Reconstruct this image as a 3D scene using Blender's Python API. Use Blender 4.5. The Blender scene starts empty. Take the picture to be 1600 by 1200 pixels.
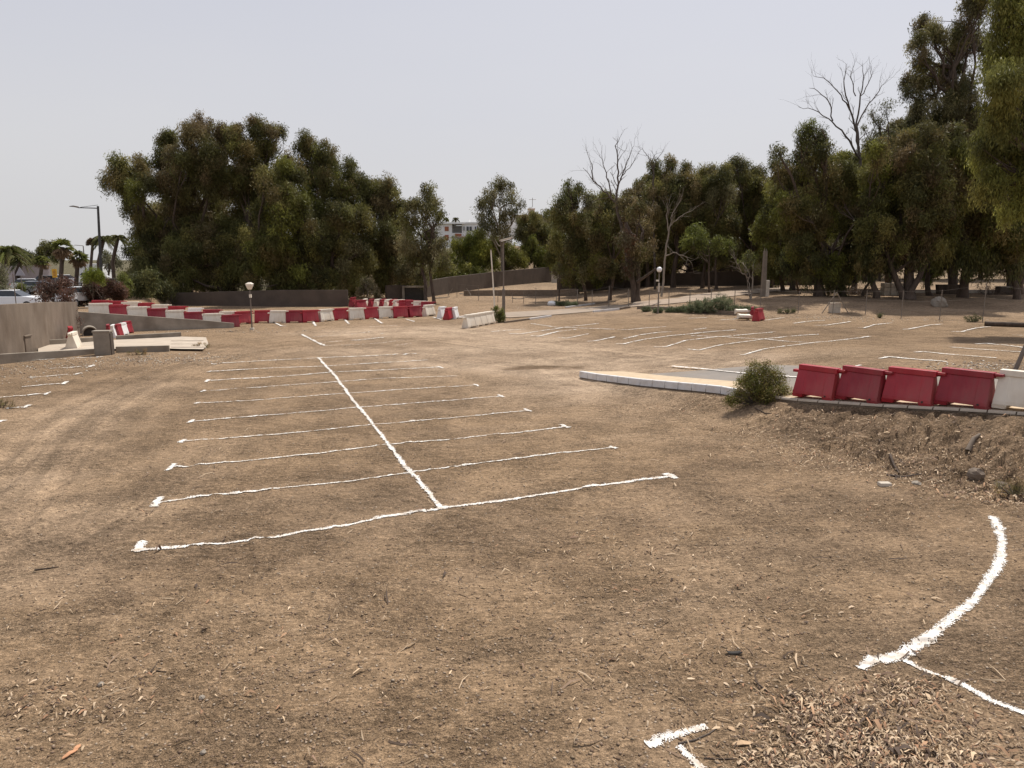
import bpy, bmesh, math, random
import numpy as np
from mathutils import Vector, Matrix
R = math.radians
S = bpy.context.scene
C = S.collection
random.seed(7)
rng = np.random.default_rng(11)

# ------------------------------------------------------------------ camera, sky, sun, exposure
CAMH = 4.8
FPX = 1150.0
PITCH = math.atan(195 / FPX)
cam = bpy.data.cameras.new('camera'); camo = bpy.data.objects.new('camera', cam); C.objects.link(camo)
cam.sensor_width = 36; cam.lens = FPX / 1600 * 36; cam.clip_start = 0.1; cam.clip_end = 6000
camo.location = (0, 0, CAMH); camo.rotation_euler = (R(90) - PITCH, 0, 0)
S.camera = camo
SUN_EL, SUN_AZ = 60, 32          # azimuth measured from +Y towards +X
w = bpy.data.worlds.new('World'); S.world = w; w.use_nodes = True
nt = w.node_tree; N = nt.nodes; L = nt.links
bg = N['Background']; bg.inputs[1].default_value = 0.12
sky = N.new('ShaderNodeTexSky'); sky.sky_type = 'NISHITA'; sky.sun_disc = False
sky.sun_elevation = R(SUN_EL); sky.sun_rotation = R(SUN_AZ)
sky.air_density = 1.0; sky.dust_density = 6.0; sky.ozone_density = 1.0; sky.altitude = 0
hs = N.new('ShaderNodeHueSaturation'); hs.inputs['Saturation'].default_value = 0.30
mx = N.new('ShaderNodeMix'); mx.data_type = 'RGBA'; mx.inputs[0].default_value = 0.78
tc = N.new('ShaderNodeTexCoord'); sp = N.new('ShaderNodeSeparateXYZ')
cr = N.new('ShaderNodeValToRGB')
cr.color_ramp.elements[0].position = 0.06; cr.color_ramp.elements[0].color = (7.0, 6.88, 6.72, 1)
cr.color_ramp.elements[1].position = 0.50; cr.color_ramp.elements[1].color = (5.0, 5.18, 6.1, 1)
nz = N.new('ShaderNodeTexNoise'); nz.inputs['Scale'].default_value = 1.3; nz.inputs['Detail'].default_value = 5
mp = N.new('ShaderNodeMapping'); mp.inputs['Scale'].default_value = (1, 1, 3.5)
ad = N.new('ShaderNodeMath'); ad.operation = 'MULTIPLY_ADD'; ad.inputs[1].default_value = 0.20; 
L.new(tc.outputs['Generated'], mp.inputs[0]); L.new(mp.outputs[0], nz.inputs['Vector'])
L.new(tc.outputs['Generated'], sp.inputs[0])
L.new(nz.outputs['Fac'], ad.inputs[0]); L.new(sp.outputs['Z'], ad.inputs[2]); 
L.new(ad.outputs[0], cr.inputs[0])
L.new(sky.outputs[0], hs.inputs['Color']); L.new(hs.outputs[0], mx.inputs[6]); L.new(cr.outputs[0], mx.inputs[7])
L.new(mx.outputs[2], bg.inputs[0])
sun = bpy.data.lights.new('sun', 'SUN'); suno = bpy.data.objects.new('sun', sun); C.objects.link(suno)
sun.energy = 4.7; sun.angle = R(0.6); sun.color = (1, 0.94, 0.86)
sd = Vector((math.sin(R(SUN_AZ)) * math.cos(R(SUN_EL)), math.cos(R(SUN_AZ)) * math.cos(R(SUN_EL)), math.sin(R(SUN_EL))))
suno.rotation_euler = sd.to_track_quat('Z', 'Y').to_euler(); suno.location = (-20, 20, 60)
S.view_settings.view_transform = 'Standard'; S.view_settings.look = 'None'
S.view_settings.gamma = 1; S.view_settings.exposure = 0.0
S.render.engine = 'CYCLES'
S.cycles.max_bounces = 6; S.cycles.transparent_max_bounces = 8

# ------------------------------------------------------------------ noise
T = np.random.default_rng(3).random((256, 256))
def vn(x, y, seed=0):
    x = np.asarray(x, float) + seed * 17.13; y = np.asarray(y, float) + seed * 9.71
    xi = np.floor(x).astype(int); yi = np.floor(y).astype(int)
    fx = x - xi; fy = y - yi; fx = fx * fx * (3 - 2 * fx); fy = fy * fy * (3 - 2 * fy)
    a = T[xi & 255, yi & 255]; b = T[(xi + 1) & 255, yi & 255]; c = T[xi & 255, (yi + 1) & 255]; d = T[(xi + 1) & 255, (yi + 1) & 255]
    return (a * (1 - fx) + b * fx) * (1 - fy) + (c * (1 - fx) + d * fx) * fy
def fbm(x, y, o=4, seed=0):
    s = 0; a = 0.5; t = 0
    for k in range(o):
        s = s + a * vn(x * 2.03 ** k, y * 2.03 ** k, seed + k * 3); t += a; a *= 0.5
    return s / t
def sst(a, b, x):
    t = np.clip((np.asarray(x, float) - a) / (b - a), 0, 1); return t * t * (3 - 2 * t)
def pdist(x, y, pts):
    """distance to a polyline, signed by side (positive on the left of its direction)"""
    best = np.full(np.shape(x), 1e9); sg = np.ones(np.shape(x))
    for (x0, y0), (x1, y1) in zip(pts[:-1], pts[1:]):
        dx, dy = x1 - x0, y1 - y0; l2 = dx * dx + dy * dy
        t = np.clip(((x - x0) * dx + (y - y0) * dy) / l2, 0, 1)
        d = np.hypot(x - x0 - t * dx, y - y0 - t * dy)
        s = np.sign(dx * (y - y0) - dy * (x - x0)); m = d < best
        sg = np.where(m, s, sg); best = np.where(m, d, best)
    return best * np.where(sg == 0, 1, sg)

# ------------------------------------------------------------------ terrain
KERB = [(-6, 37), (-1, 32.5), (2.8, 29.6), (4.7, 26.7), (6.9, 23.8), (8.3, 21.4), (11.6, 17.95), (15, 14.7), (19, 11.5), (34, 2)]
def zk(x): return np.interp(x, [-2, 1.5, 2.8, 4.7, 6.9, 8.3, 11.6, 15, 30], [0, 0.0, 0.02, 0.18, 0.42, 0.60, 0.98, 1.25, 1.4])
def H0(x, y):
    x = np.asarray(x, float); y = np.asarray(y, float)
    d = pdist(x, y, KERB)
    z = zk(x); run = 0.5 + z * 4.2
    h = z * sst(-1, 0, d / run) * (1 - 0.9 * sst(25, 46, y)) 
    h = h + 0.22 * sst(7, 12, x) * np.exp(-((d + 1.1) / 0.9) ** 2) * 0.5 * (y < 30)
    # street level to the left, beyond the wall
    wl = np.interp(y, [0, 25, 35, 46, 60, 200], [-22, -23.2, -24.9, -27.6, -32, -60])
    h = h + 0.95 * sst(0, 1.2, wl - x - 0.1)
    # forest floor and the far rise
    h = h + 1.0 * sst(60, 72, y) * sst(8, 20, x) + 0.9 * sst(74, 125, y) * (1 - sst(8, 20, x)) * sst(-25, -5, x)
    h = h + 0.012 * np.clip(y - 75, 0, 200) * sst(8, 20, x) + 7.2 * sst(135, 190, y) * sst(-60, -25, x)
    return h
def micro(x, y):
    x = np.asarray(x, float); y = np.asarray(y, float)
    r = np.hypot(x, y); near = 1 / (1 + (r / 22.0) ** 2)
    d = pdist(x, y, KERB); z = zk(x)
    slope = sst(-1.25, -0.75, d / (0.5 + z * 4.2)) * (1 - sst(-0.35, -0.02, d)) * sst(6, 9, x) * (y < 40)
    ca, sa = math.cos(0.37), math.sin(0.37); u = x * ca + y * sa; v = -x * sa + y * ca
    flat = (d < 0.2) | (y > 34)
    m = 0.035 * (fbm(x * 0.6, y * 0.6, 3, 1) - 0.5)
    m = m + 0.05 * (fbm(u * 1.5, v * 4.5, 4, 5) - 0.5) * near
    m = m + 0.022 * (fbm(x * 9, y * 9, 3, 9) - 0.5) * near
    cl = np.clip(fbm(x * 4.2, y * 4.2, 3, 13) - 0.55, 0, 1); m = m + 0.16 * cl * near * (0.35 + 1.1 * fbm(x * .35, y * .35, 2, 4))
    m = m + slope * (0.30 * (fbm(x * 1.3, y * 1.3, 4, 21) - 0.5) - 0.30 * np.clip(np.abs(fbm(u * 1.1, v * 2.4, 3, 31) - 0.5) * -6 + 0.5, 0, 1) + 0.10 * (fbm(x * 6, y * 6, 3, 41) - 0.5))
    for k, tr in enumerate(TRACKS):
        dd = np.abs(pdist(x, y, tr)); m = m - 0.028 * np.exp(-(dd / 0.13) ** 2) + 0.017 * np.exp(-((dd - 0.24) / 0.08) ** 2)
    return m * flat
TRACKS = []
def ray(px, py):
    u = (px - 800) / FPX; v = (600 - py) / FPX
    return np.array([u, math.cos(PITCH) + v * math.sin(PITCH), -math.sin(PITCH) + v * math.cos(PITCH)])
def at(px, py):
    d = ray(px, py)
    ts = np.geomspace(4, 900, 1500); g = CAMH + d[2] * ts - H0(d[0] * ts, d[1] * ts)
    i = int(np.argmax(g < 0)); a, b = (ts[i - 1], ts[i]) if i else (ts[-1], ts[-1])
    for _ in range(24):
        m = (a + b) / 2
        if CAMH + d[2] * m - float(H0(d[0] * m, d[1] * m)) > 0: a = m
        else: b = m
    return Vector((d[0] * a, d[1] * a, CAMH + d[2] * a))
def pt(px, py, Y):
    d = ray(px, py); t = Y / d[1]; return Vector((d[0] * t, Y, CAMH + d[2] * t))
def gz(x, y): return float(H0(x, y))
def onground(px, Y):
    p = pt(px, 500, Y); return Vector((p.x, Y, gz(p.x, Y)))
for pl in ([(-30, 800), (60, 700), (150, 640), (270, 585), (420, 548), (600, 528)], [(-30, 760), (50, 672), (140, 622), (250, 575), (400, 540), (600, 520)],
           [(20, 840), (90, 760), (140, 700), (180, 650), (260, 600)], [(60, 880), (230, 780), (330, 700)], [(640, 530), (760, 545), (960, 552), (1100, 566)], [(560, 548), (700, 560), (860, 575), (930, 600)], [(560,520),(720,513),(830,530),(1000,546),(1090,556)]):
    TRACKS.append([tuple(at(a, b)[:2]) for a, b in pl])

# ------------------------------------------------------------------ mesh helpers
def mesh_np(name, v, f, col=None, smooth=False):
    v = np.asarray(v, np.float32); f = np.asarray(f, np.int32)
    me = bpy.data.meshes.new(name); me.vertices.add(len(v)); me.vertices.foreach_set('co', v.ravel())
    k = f.shape[1]; me.loops.add(f.size); me.loops.foreach_set('vertex_index', f.ravel())
    me.polygons.add(len(f)); me.polygons.foreach_set('loop_start', np.arange(0, f.size, k, dtype=np.int32))
    me.polygons.foreach_set('loop_total', np.full(len(f), k, np.int32))
    if smooth: me.polygons.foreach_set('use_smooth', np.ones(len(f), bool))
    me.update(calc_edges=True)
    if col is not None:
        a = me.color_attributes.new('tint', 'FLOAT_COLOR', 'POINT'); c4 = np.ones((len(v), 4), np.float32); c4[:, :3] = col
        a.data.foreach_set('color', c4.ravel())
    return me
def link(name, me, m, parent=None, loc=None):
    o = bpy.data.objects.new(name, me); C.objects.link(o)
    if m: me.materials.append(m)
    if parent: o.parent = parent
    if loc is not None: o.location = loc
    return o
def empty(name, loc, rz=0):
    o = bpy.data.objects.new(name, None); C.objects.link(o); o.location = loc; o.rotation_euler = (0, 0, rz); o.empty_display_size = 0.3; return o
def tag(o, label=None, cat=None, group=None, kind=None):
    if label: o['label'] = label
    if cat: o['category'] = cat
    if group: o['group'] = group
    if kind: o['kind'] = kind
    return o
def copy_tree(o, parent=None):
    c = o.copy(); C.objects.link(c)
    if parent: c.parent = parent
    for ch in [q for q in bpy.data.objects if q.parent == o]: copy_tree(ch, c)
    return c
class MB:
    def __init__(s): s.b = bmesh.new()
    def box(s, x0, x1, y0, y1, z0, z1, M=None):
        c = [(x, y, z) for z in (z0, z1) for y in (y0, y1) for x in (x0, x1)]
        v = [s.b.verts.new(M @ Vector(p) if M else p) for p in c]
        for q in ((0, 2, 3, 1), (4, 5, 7, 6), (0, 1, 5, 4), (2, 6, 7, 3), (0, 4, 6, 2), (1, 3, 7, 5)): s.b.faces.new([v[i] for i in q])
        return s
    def loft(s, rings, cap=True):
        rs = [[s.b.verts.new(p) for p in r] for r in rings]; n = len(rs[0])
        for a, b in zip(rs[:-1], rs[1:]):
            for i in range(n): s.b.faces.new((a[i], a[(i + 1) % n], b[(i + 1) % n], b[i]))
        if cap: s.b.faces.new(rs[0][::-1]); s.b.faces.new(rs[-1])
        return s
    def tube(s, pts, rad, n=8):
        pts = [Vector(p) for p in pts]; rings = []
        for i, p in enumerate(pts):
            t = (pts[min(i + 1, len(pts) - 1)] - pts[max(i - 1, 0)]).normalized()
            a = t.cross(Vector((0.31, 0.9, 0.1))).normalized()
            if a.length < .1: a = Vector((1, 0, 0))
            b = t.cross(a); r = rad[i] if isinstance(rad, (list, tuple)) else rad
            rings.append([p + (a * math.cos(k / n * 6.2832) + b * math.sin(k / n * 6.2832)) * r for k in range(n)])
        return s.loft(rings)
    def ball(s, c, r, sz=1, u=16, vv=10, jit=0, sd=0):
        rn = random.Random(sd)
        M = Matrix.Translation(c) @ Matrix.Diagonal((r, r, r * sz, 1))
        g = bmesh.ops.create_uvsphere(s.b, u_segments=u, v_segments=vv, radius=1, matrix=M)
        if jit:
            for v in g['verts']: v.co += Vector((rn.uniform(-1, 1), rn.uniform(-1, 1), rn.uniform(-1, 1))) * jit
        return s
    def build(s, name, m, parent=None, bevel=0, smooth=False, loc=None):
        bmesh.ops.recalc_face_normals(s.b, faces=s.b.faces)
        me = bpy.data.meshes.new(name); s.b.to_mesh(me); s.b.free()
        if smooth: me.polygons.foreach_set('use_smooth', np.ones(len(me.polygons), bool))
        o = link(name, me, m, parent, loc)
        if bevel:
            b = o.modifiers.new('bevel', 'BEVEL'); b.width = bevel; b.segments = 2; b.limit_method = 'ANGLE'; b.angle_limit = R(25)
        return o

# ------------------------------------------------------------------ materials
def mat(name, col, rough=0.8, var=0.25, scale=3.0, bump=0.0, bscale=40, stretch=(1, 1, 1), dirt=None, dirtamt=0.4, spec=0.3, metal=0, coord='Object'):
    m = bpy.data.materials.new(name); m.use_nodes = True; t = m.node_tree; n = t.nodes; l = t.links; b = n['Principled BSDF']
    b.inputs['Roughness'].default_value = rough; b.inputs['Specular IOR Level'].default_value = spec; b.inputs['Metallic'].default_value = metal
    tc = n.new('ShaderNodeTexCoord'); mp = n.new('ShaderNodeMapping'); mp.inputs['Scale'].default_value = stretch
    l.new(tc.outputs[coord], mp.inputs[0])
    a = n.new('ShaderNodeTexNoise'); a.inputs['Scale'].default_value = scale; a.inputs['Detail'].default_value = 8; a.inputs['Roughness'].default_value = 0.62
    l.new(mp.outputs[0], a.inputs['Vector'])
    r = n.new('ShaderNodeValToRGB'); r.color_ramp.elements[0].position = 0.28; r.color_ramp.elements[1].position = 0.72
    lo = [c * (1 - var) for c in col]; hi = [min(1, c * (1 + var)) for c in col]
    r.color_ramp.elements[0].color = (*lo, 1); r.color_ramp.elements[1].color = (*hi, 1)
    l.new(a.outputs['Fac'], r.inputs[0]); out = r.outputs[0]
    if dirt:
        d = n.new('ShaderNodeTexNoise'); d.inputs['Scale'].default_value = scale * 0.7; d.inputs['Detail'].default_value = 9; l.new(mp.outputs[0], d.inputs['Vector'])
        dr = n.new('ShaderNodeMapRange'); dr.inputs[1].default_value = 0.45; dr.inputs[2].default_value = 0.7; dr.inputs[4].default_value = dirtamt; l.new(d.outputs['Fac'], dr.inputs[0])
        q = n.new('ShaderNodeMix'); q.data_type = 'RGBA'; q.inputs[7].default_value = (*dirt, 1); l.new(dr.outputs[0], q.inputs[0]); l.new(out, q.inputs[6]); out = q.outputs[2]
    l.new(out, b.inputs['Base Color'])
    if bump:
        c = n.new('ShaderNodeTexNoise'); c.inputs['Scale'].default_value = bscale; c.inputs['Detail'].default_value = 6; l.new(mp.outputs[0], c.inputs['Vector'])
        bp = n.new('ShaderNodeBump'); bp.inputs['Strength'].default_value = 0.7; bp.inputs['Distance'].default_value = bump; l.new(c.outputs['Fac'], bp.inputs['Height']); l.new(bp.outputs[0], b.inputs['Normal'])
    return m
def leafmat(name, trans=0.3, rough=0.5):
    m = bpy.data.materials.new(name); m.use_nodes = True; t = m.node_tree; n = t.nodes; l = t.links; b = n['Principled BSDF']; o = n['Material Output']
    a = n.new('ShaderNodeAttribute'); a.attribute_name = 'tint'; l.new(a.outputs['Color'], b.inputs['Base Color'])
    b.inputs['Roughness'].default_value = rough; b.inputs['Specular IOR Level'].default_value = 0.15
    if trans:
        tr = n.new('ShaderNodeBsdfTranslucent'); l.new(a.outputs['Color'], tr.inputs[0]); mxs = n.new('ShaderNodeMixShader'); mxs.inputs[0].default_value = trans
        l.new(b.outputs[0], mxs.inputs[1]); l.new(tr.outputs[0], mxs.inputs[2]); l.new(mxs.outputs[0], o.inputs[0])
    return m
M_leaf = leafmat('foliage', .36); M_litter = leafmat('litter', 0, 0.8)
M_bark = mat('bark', (0.085, 0.062, 0.047), 0.9, 0.5, 2.5, 0.02, 12, (2, 2, 0.5))
M_pale = mat('pale_bark', (0.24, 0.20, 0.16), 0.85, 0.35, 2.5, 0.01, 12, (2, 2, 0.5))
M_dead = mat('dead_wood', (0.105, 0.083, 0.068), 0.9, 0.3, 3)
M_conc = mat('concrete', (0.30, 0.26, 0.21), 0.9, 0.22, 1.2, 0.006, 30, dirt=(0.14, 0.11, 0.08), dirtamt=0.6)
M_wall = mat('wall_render', (0.19, 0.15, 0.115), 0.95, 0.25, 1.3, 0.015, 14, (1, 1, 0.4), dirt=(0.10, 0.07, 0.048), dirtamt=0.75)
M_brown = mat('shade_darkened_blockwork', (0.095, 0.074, 0.058), 0.95, 0.2, 1.0, 0.01, 8, dirt=(0.12, 0.09, 0.07))  # base colour darkened to stand in for the deep tree shade on the walls
M_slab = mat('pale_concrete', (0.45, 0.38, 0.30), 0.9, 0.15, 2.0, 0.004, 30, dirt=(0.35, 0.27, 0.2))
M_asph = mat('asphalt', (0.215, 0.19, 0.165), 0.9, 0.15, 1.2, 0.006, 60, dirt=(0.27, 0.215, 0.16), dirtamt=0.6)
M_path = mat('dusty_path', (0.34, 0.265, 0.20), 0.95, 0.15, 1.0, 0.004, 30, dirt=(0.30, 0.22, 0.16))
M_tile = mat('beige_paving', (0.50, 0.385, 0.255), 0.85, 0.14, 4, 0.003, 60, dirt=(0.45, 0.33, 0.22), dirtamt=0.5)
M_kerbw = mat('white_kerb_paint', (0.64, 0.63, 0.62), 0.7, 0.1, 5, 0.003, 40, dirt=(0.5, 0.42, 0.33), dirtamt=0.5)
M_kerbc = mat('bare_kerb', (0.20, 0.155, 0.115), 0.9, 0.3, 5, 0.006, 30)
M_dark = mat('dark_parts_and_shade', (0.05, 0.045, 0.04), 0.9)  # plugs and bark, also painted shade inside the opening and the pipe
M_red = mat('red_plastic', (0.35, 0.011, 0.023), 0.42, 0.22, 3.5, 0.004, 10, (1, 1, 0.3), dirt=(0.30, 0.075, 0.065), dirtamt=0.6, spec=0.5)
M_red2 = mat('dull_red_plastic', (0.27, 0.018, 0.030), 0.5, 0.25, 3.5, 0.004, 10, (1, 1, 0.3), dirt=(0.24, 0.08, 0.07), dirtamt=0.65, spec=0.4)
M_wht = mat('white_plastic', (0.74, 0.67, 0.56), 0.55, 0.08, 2, 0.003, 10, (1.5, 1.5, 0.4), dirt=(0.42, 0.31, 0.2), dirtamt=0.5, spec=0.4)
M_wht2 = mat('clean_white_plastic', (0.80, 0.79, 0.77), 0.5, 0.06, 2, 0.003, 10, dirt=(0.55, 0.48, 0.4), dirtamt=0.3, spec=0.4)
M_chalk = mat('chalk', (0.72, 0.69, 0.64), 0.95, 0.14, 9, 0, dirt=(0.40, 0.31, 0.22), dirtamt=0.8)
M_steel = mat('dull_steel', (0.20, 0.17, 0.14), 0.6, 0.3, 5)
M_pole = mat('grey_pole', (0.17, 0.14, 0.115), 0.6, 0.2, 3)
M_dpole = mat('dark_pole', (0.05, 0.05, 0.05), 0.5, 0.2, 3)
M_globe = mat('opal_globe', (0.85, 0.85, 0.85), 0.3, 0.03, 3, spec=0.5)
M_glass = mat('dark_glass', (0.03, 0.035, 0.04), 0.08, 0.1, 3, spec=0.6)
M_rubber = mat('rubber', (0.03, 0.03, 0.03), 0.8, 0.1, 3)
M_bwhite = mat('white_render', (0.80, 0.79, 0.77), 0.9, 0.05, 0.5)
M_terra = mat('terracotta', (0.42, 0.27, 0.20), 0.9, 0.2, 3)
M_shut = mat('brown_shutter', (0.34, 0.13, 0.07), 0.8, 0.1, 3)
M_stone = mat('pale_stone', (0.50, 0.44, 0.36), 0.9, 0.2, 4, 0.01, 12)
M_hill = mat('hill', (0.17, 0.16, 0.14), 1, 0.2, 0.01)
M_yel = mat('yellow_sign', (0.65, 0.36, 0.03), 0.5, 0.05, 3)

# ------------------------------------------------------------------ ground sheet
nr, na = 760, 950
rr = np.concatenate([[0.01, 0.6, 1.5, 3.0], np.geomspace(4.5, 95, nr), np.geomspace(96, 3500, 60)])
aa = np.concatenate([np.linspace(-46, 46, na), np.linspace(48, 312, 90)]) * math.pi / 180
RR, AA = np.meshgrid(rr, aa, indexing='ij')
X = RR * np.sin(AA); Y = RR * np.cos(AA)
Zm = H0(X, Y) + micro(X, Y)
nR, nA = X.shape
v = np.stack([X.ravel(), Y.ravel(), Zm.ravel()], 1)
i, j = np.meshgrid(np.arange(nR - 1), np.arange(nA), indexing='ij'); j2 = (j + 1) % nA
f = np.stack([i * nA + j, i * nA + j2, (i + 1) * nA + j2, (i + 1) * nA + j], -1).reshape(-1, 4)[:, ::-1]
v = np.vstack([v, [[0, 0, 0]]])
# soil colours: dusty beige where driven on, greyer brown litter-strewn earth elsewhere
x, y = v[:, 0], v[:, 1]
soil = np.array([0.243, 0.166, 0.100]); pale = np.array([0.39, 0.290, 0.200]); dark = np.array([0.162, 0.111, 0.070]); straw = np.array([0.33, 0.235, 0.155])
big = fbm(x * 0.13, y * 0.13, 4, 50); mid = fbm(x * 0.9, y * 0.9, 4, 60)
ca, sa = math.cos(0.37), math.sin(0.37); u_, v_ = x * ca + y * sa, -x * sa + y * ca
streak = fbm(u_ * 0.35, v_ * 1.8, 4, 70)
k = np.clip(sst(0.36, 0.64, big * 0.45 + streak * 0.4 + mid * 0.15) * 0.20 + 0.06 * sst(12, 26, y), 0, 1)
for q, tr in enumerate(TRACKS):
    dd = np.abs(pdist(x, y, tr)) / (1.0 + 0.6 * (fbm(x * .5, y * .5, 2, 80 + q)))
    k = np.clip(k + (0.16 if q < 4 else 1.0) * np.exp(-(dd / (0.9 if q < 4 else 2.5)) ** 2), 0, 1)
dk = sst(0.46, 0.64, fbm(x * 0.25, y * 0.25, 4, 90) * 0.5 + mid * 0.3 + streak * .2) * 0.42
dkb = pdist(x, y, KERB); zz = zk(x)
slope = sst(-1.3, -0.8, dkb / (0.5 + zz * 4.2)) * (1 - sst(-0.25, 0.0, dkb)) * sst(6, 9, x) * (y < 40)
dk = np.clip(dk + slope * 0.45, 0, 1)
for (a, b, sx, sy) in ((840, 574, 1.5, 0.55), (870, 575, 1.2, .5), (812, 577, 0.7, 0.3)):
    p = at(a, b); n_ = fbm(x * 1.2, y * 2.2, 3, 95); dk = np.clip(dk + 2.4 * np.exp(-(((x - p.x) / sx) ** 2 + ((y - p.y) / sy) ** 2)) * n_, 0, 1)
for (a, b, sx, sy, st_) in ((1200, 530, 10, 9, .8), (1020, 515, 8, 7, .5), (1400, 520, 10, 10, .7), (70, 590, 5, 6, .7), (560, 535, 7, 4, .4)):
    p = at(a, b); w__ = st_ * np.exp(-(((x - p.x) / sx) ** 2 + ((y - p.y) / sy) ** 2) ** 2); k = k * (1 - w__); dk = np.clip(dk + w__ * .35 * (.4 + fbm(x * .8, y * .8, 3, 97)), 0, 1)
col = soil[None] * (1 - k[:, None]) + pale[None] * k[:, None]
col = col * (1 - dk[:, None]) + dark[None] * dk[:, None]
hl = (np.maximum(sst(128, 142, y), sst(100, 130, np.hypot(x, y))))[:, None]; col = col * (1 - hl) + np.array([0.10, 0.088, 0.052])[None] * hl
fl = (sst(58, 66, y) * sst(-12, 4, x))[:, None] * 0.65; col = col * (1 - fl) + straw[None] * fl
lit = (sst(.42, .62, fbm(x * .22, y * .5, 4, 130)) * fl[:, 0] * .75)[:, None]; col = col * (1 - lit) + np.array([0.155, 0.108, 0.07])[None] * lit
for q, tr in enumerate(TRACKS):
    sd_ = pdist(x, y, tr); wv_ = np.exp(-(np.abs(sd_) / (3.0 if q < 4 else 2.2)) ** 2); st_ = fbm(sd_ * 2.6, (x + y) * .12, 3, 140 + q) + .5 * fbm(sd_ * 9, (x + y) * .25, 2, 150 + q) - .75
    col = col * (1 + (st_ * 0.42 * wv_)[:, None])
me = mesh_np('ground', v[:-1], f, col[:-1], True)
cap = [bm_i for bm_i in range(nA)]
G = bpy.data.materials.new('dirt'); G.use_nodes = True; t = G.node_tree; n = t.nodes; l = t.links; b = n['Principled BSDF']
b.inputs['Roughness'].default_value = 1.0; b.inputs['Specular IOR Level'].default_value = 0.1
at_ = n.new('ShaderNodeAttribute'); at_.attribute_name = 'tint'; tcn = n.new('ShaderNodeTexCoord')
def noise(sc, det, mapping=None, rough=0.6):
    a = n.new('ShaderNodeTexNoise'); a.inputs['Scale'].default_value = sc; a.inputs['Detail'].default_value = det; a.inputs['Roughness'].default_value = rough
    l.new((mapping or tcn).outputs['Object' if not mapping else 0], a.inputs['Vector']); return a
mpn = n.new('ShaderNodeMapping'); mpn.inputs['Rotation'].default_value = (0, 0, -0.37); mpn.inputs['Scale'].default_value = (1, 3.2, 1); l.new(tcn.outputs['Object'], mpn.inputs[0])
n1 = noise(55, 3); n2 = noise(5, 6); n3 = noise(2.2, 7, mpn); n4 = noise(16, 5, None, 0.75)
def mr(src, a, b_, c, d):
    m_ = n.new('ShaderNodeMapRange'); m_.inputs[1].default_value = a; m_.inputs[2].default_value = b_; m_.inputs[3].default_value = c; m_.inputs[4].default_value = d; l.new(src, m_.inputs[0]); return m_.outputs[0]
def mul(a, b_):
    m_ = n.new('ShaderNodeMath'); m_.operation = 'MULTIPLY'; l.new(a, m_.inputs[0]); l.new(b_, m_.inputs[1]); return m_.outputs[0]
fac = mul(mul(mr(n1.outputs['Fac'], 0.32, 0.68, 0.52, 1.48), mr(n2.outputs['Fac'], 0.3, 0.7, 0.86, 1.14)), mul(mr(n3.outputs['Fac'], 0.35, 0.65, 0.78, 1.22), mr(n4.outputs['Fac'], 0.32, 0.68, 0.60, 1.40)))
n6 = noise(0.55, 5); n7 = noise(3.5, 4, mpn)
gm = mr(mul(n6.outputs['Fac'], mr(n7.outputs['Fac'], 0.3, 0.7, 0.8, 1.2)), 0.34, 0.62, 0.62, 1.25)
fm1 = n.new('ShaderNodeMath'); fm1.operation = 'SUBTRACT'; fm1.inputs[1].default_value = 1.0; l.new(fac, fm1.inputs[0])
fm2 = n.new('ShaderNodeMath'); fm2.operation = 'MULTIPLY_ADD'; fm2.inputs[2].default_value = 1.0; l.new(fm1.outputs[0], fm2.inputs[0]); l.new(gm, fm2.inputs[1])
vm = n.new('ShaderNodeVectorMath'); vm.operation = 'SCALE'; l.new(at_.outputs['Color'], vm.inputs[0]); l.new(fm2.outputs[0], vm.inputs['Scale'])
vo = n.new('ShaderNodeTexVoronoi'); vo.inputs['Scale'].default_value = 28; vo.inputs['Randomness'].default_value = 1; l.new(tcn.outputs['Object'], vo.inputs['Vector'])
sx = n.new('ShaderNodeSeparateColor'); l.new(vo.outputs['Color'], sx.inputs[0])
pk = mul(mr(sx.outputs[0], 0.80, 0.84, 0, 1), mr(vo.outputs['Distance'], 0.26, 0.34, 1, 0))
pk2 = mul(pk, mr(n2.outputs['Fac'], 0.40, 0.62, 0.15, 0.85))
mxn = n.new('ShaderNodeMix'); mxn.data_type = 'RGBA'; mxn.inputs[7].default_value = (0.52, 0.40, 0.28, 1); l.new(pk2, mxn.inputs[0]); l.new(vm.outputs[0], mxn.inputs[6])
pd = mul(mr(sx.outputs[1], 0.86, 0.9, 0, 1), mr(vo.outputs['Distance'], 0.26, 0.36, 0.7, 0))
mxd = n.new('ShaderNodeMix'); mxd.data_type = 'RGBA'; mxd.inputs[7].default_value = (0.07, 0.048, 0.035, 1); l.new(pd, mxd.inputs[0]); l.new(mxn.outputs[2], mxd.inputs[6])
l.new(mxd.outputs[2], b.inputs['Base Color'])
n5 = noise(8, 7, mpn, 0.7)
vm5 = n.new('ShaderNodeVectorMath'); vm5.operation = 'SCALE'; l.new(vm.outputs[0], vm5.inputs[0]); l.new(mr(n5.outputs['Fac'], 0.36, 0.60, 0.62, 1.24), vm5.inputs['Scale']); l.new(vm5.outputs[0], mxn.inputs[6])
hsum = n.new('ShaderNodeMath'); hsum.operation = 'ADD'; l.new(n4.outputs['Fac'], hsum.inputs[0]); l.new(mul(n1.outputs['Fac'], mr(n2.outputs['Fac'], 0, 1, 0.3, 0.6)), hsum.inputs[1])
bp = n.new('ShaderNodeBump'); bp.inputs['Strength'].default_value = 1.0; bp.inputs['Distance'].default_value = 0.085; l.new(hsum.outputs[0], bp.inputs['Height']); l.new(mr(n6.outputs['Fac'], 0.38, 0.58, 0.45, 1.0), bp.inputs['Strength']); l.new(bp.outputs[0], b.inputs['Normal'])
tag(link('ground', me, G), kind='structure')

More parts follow.
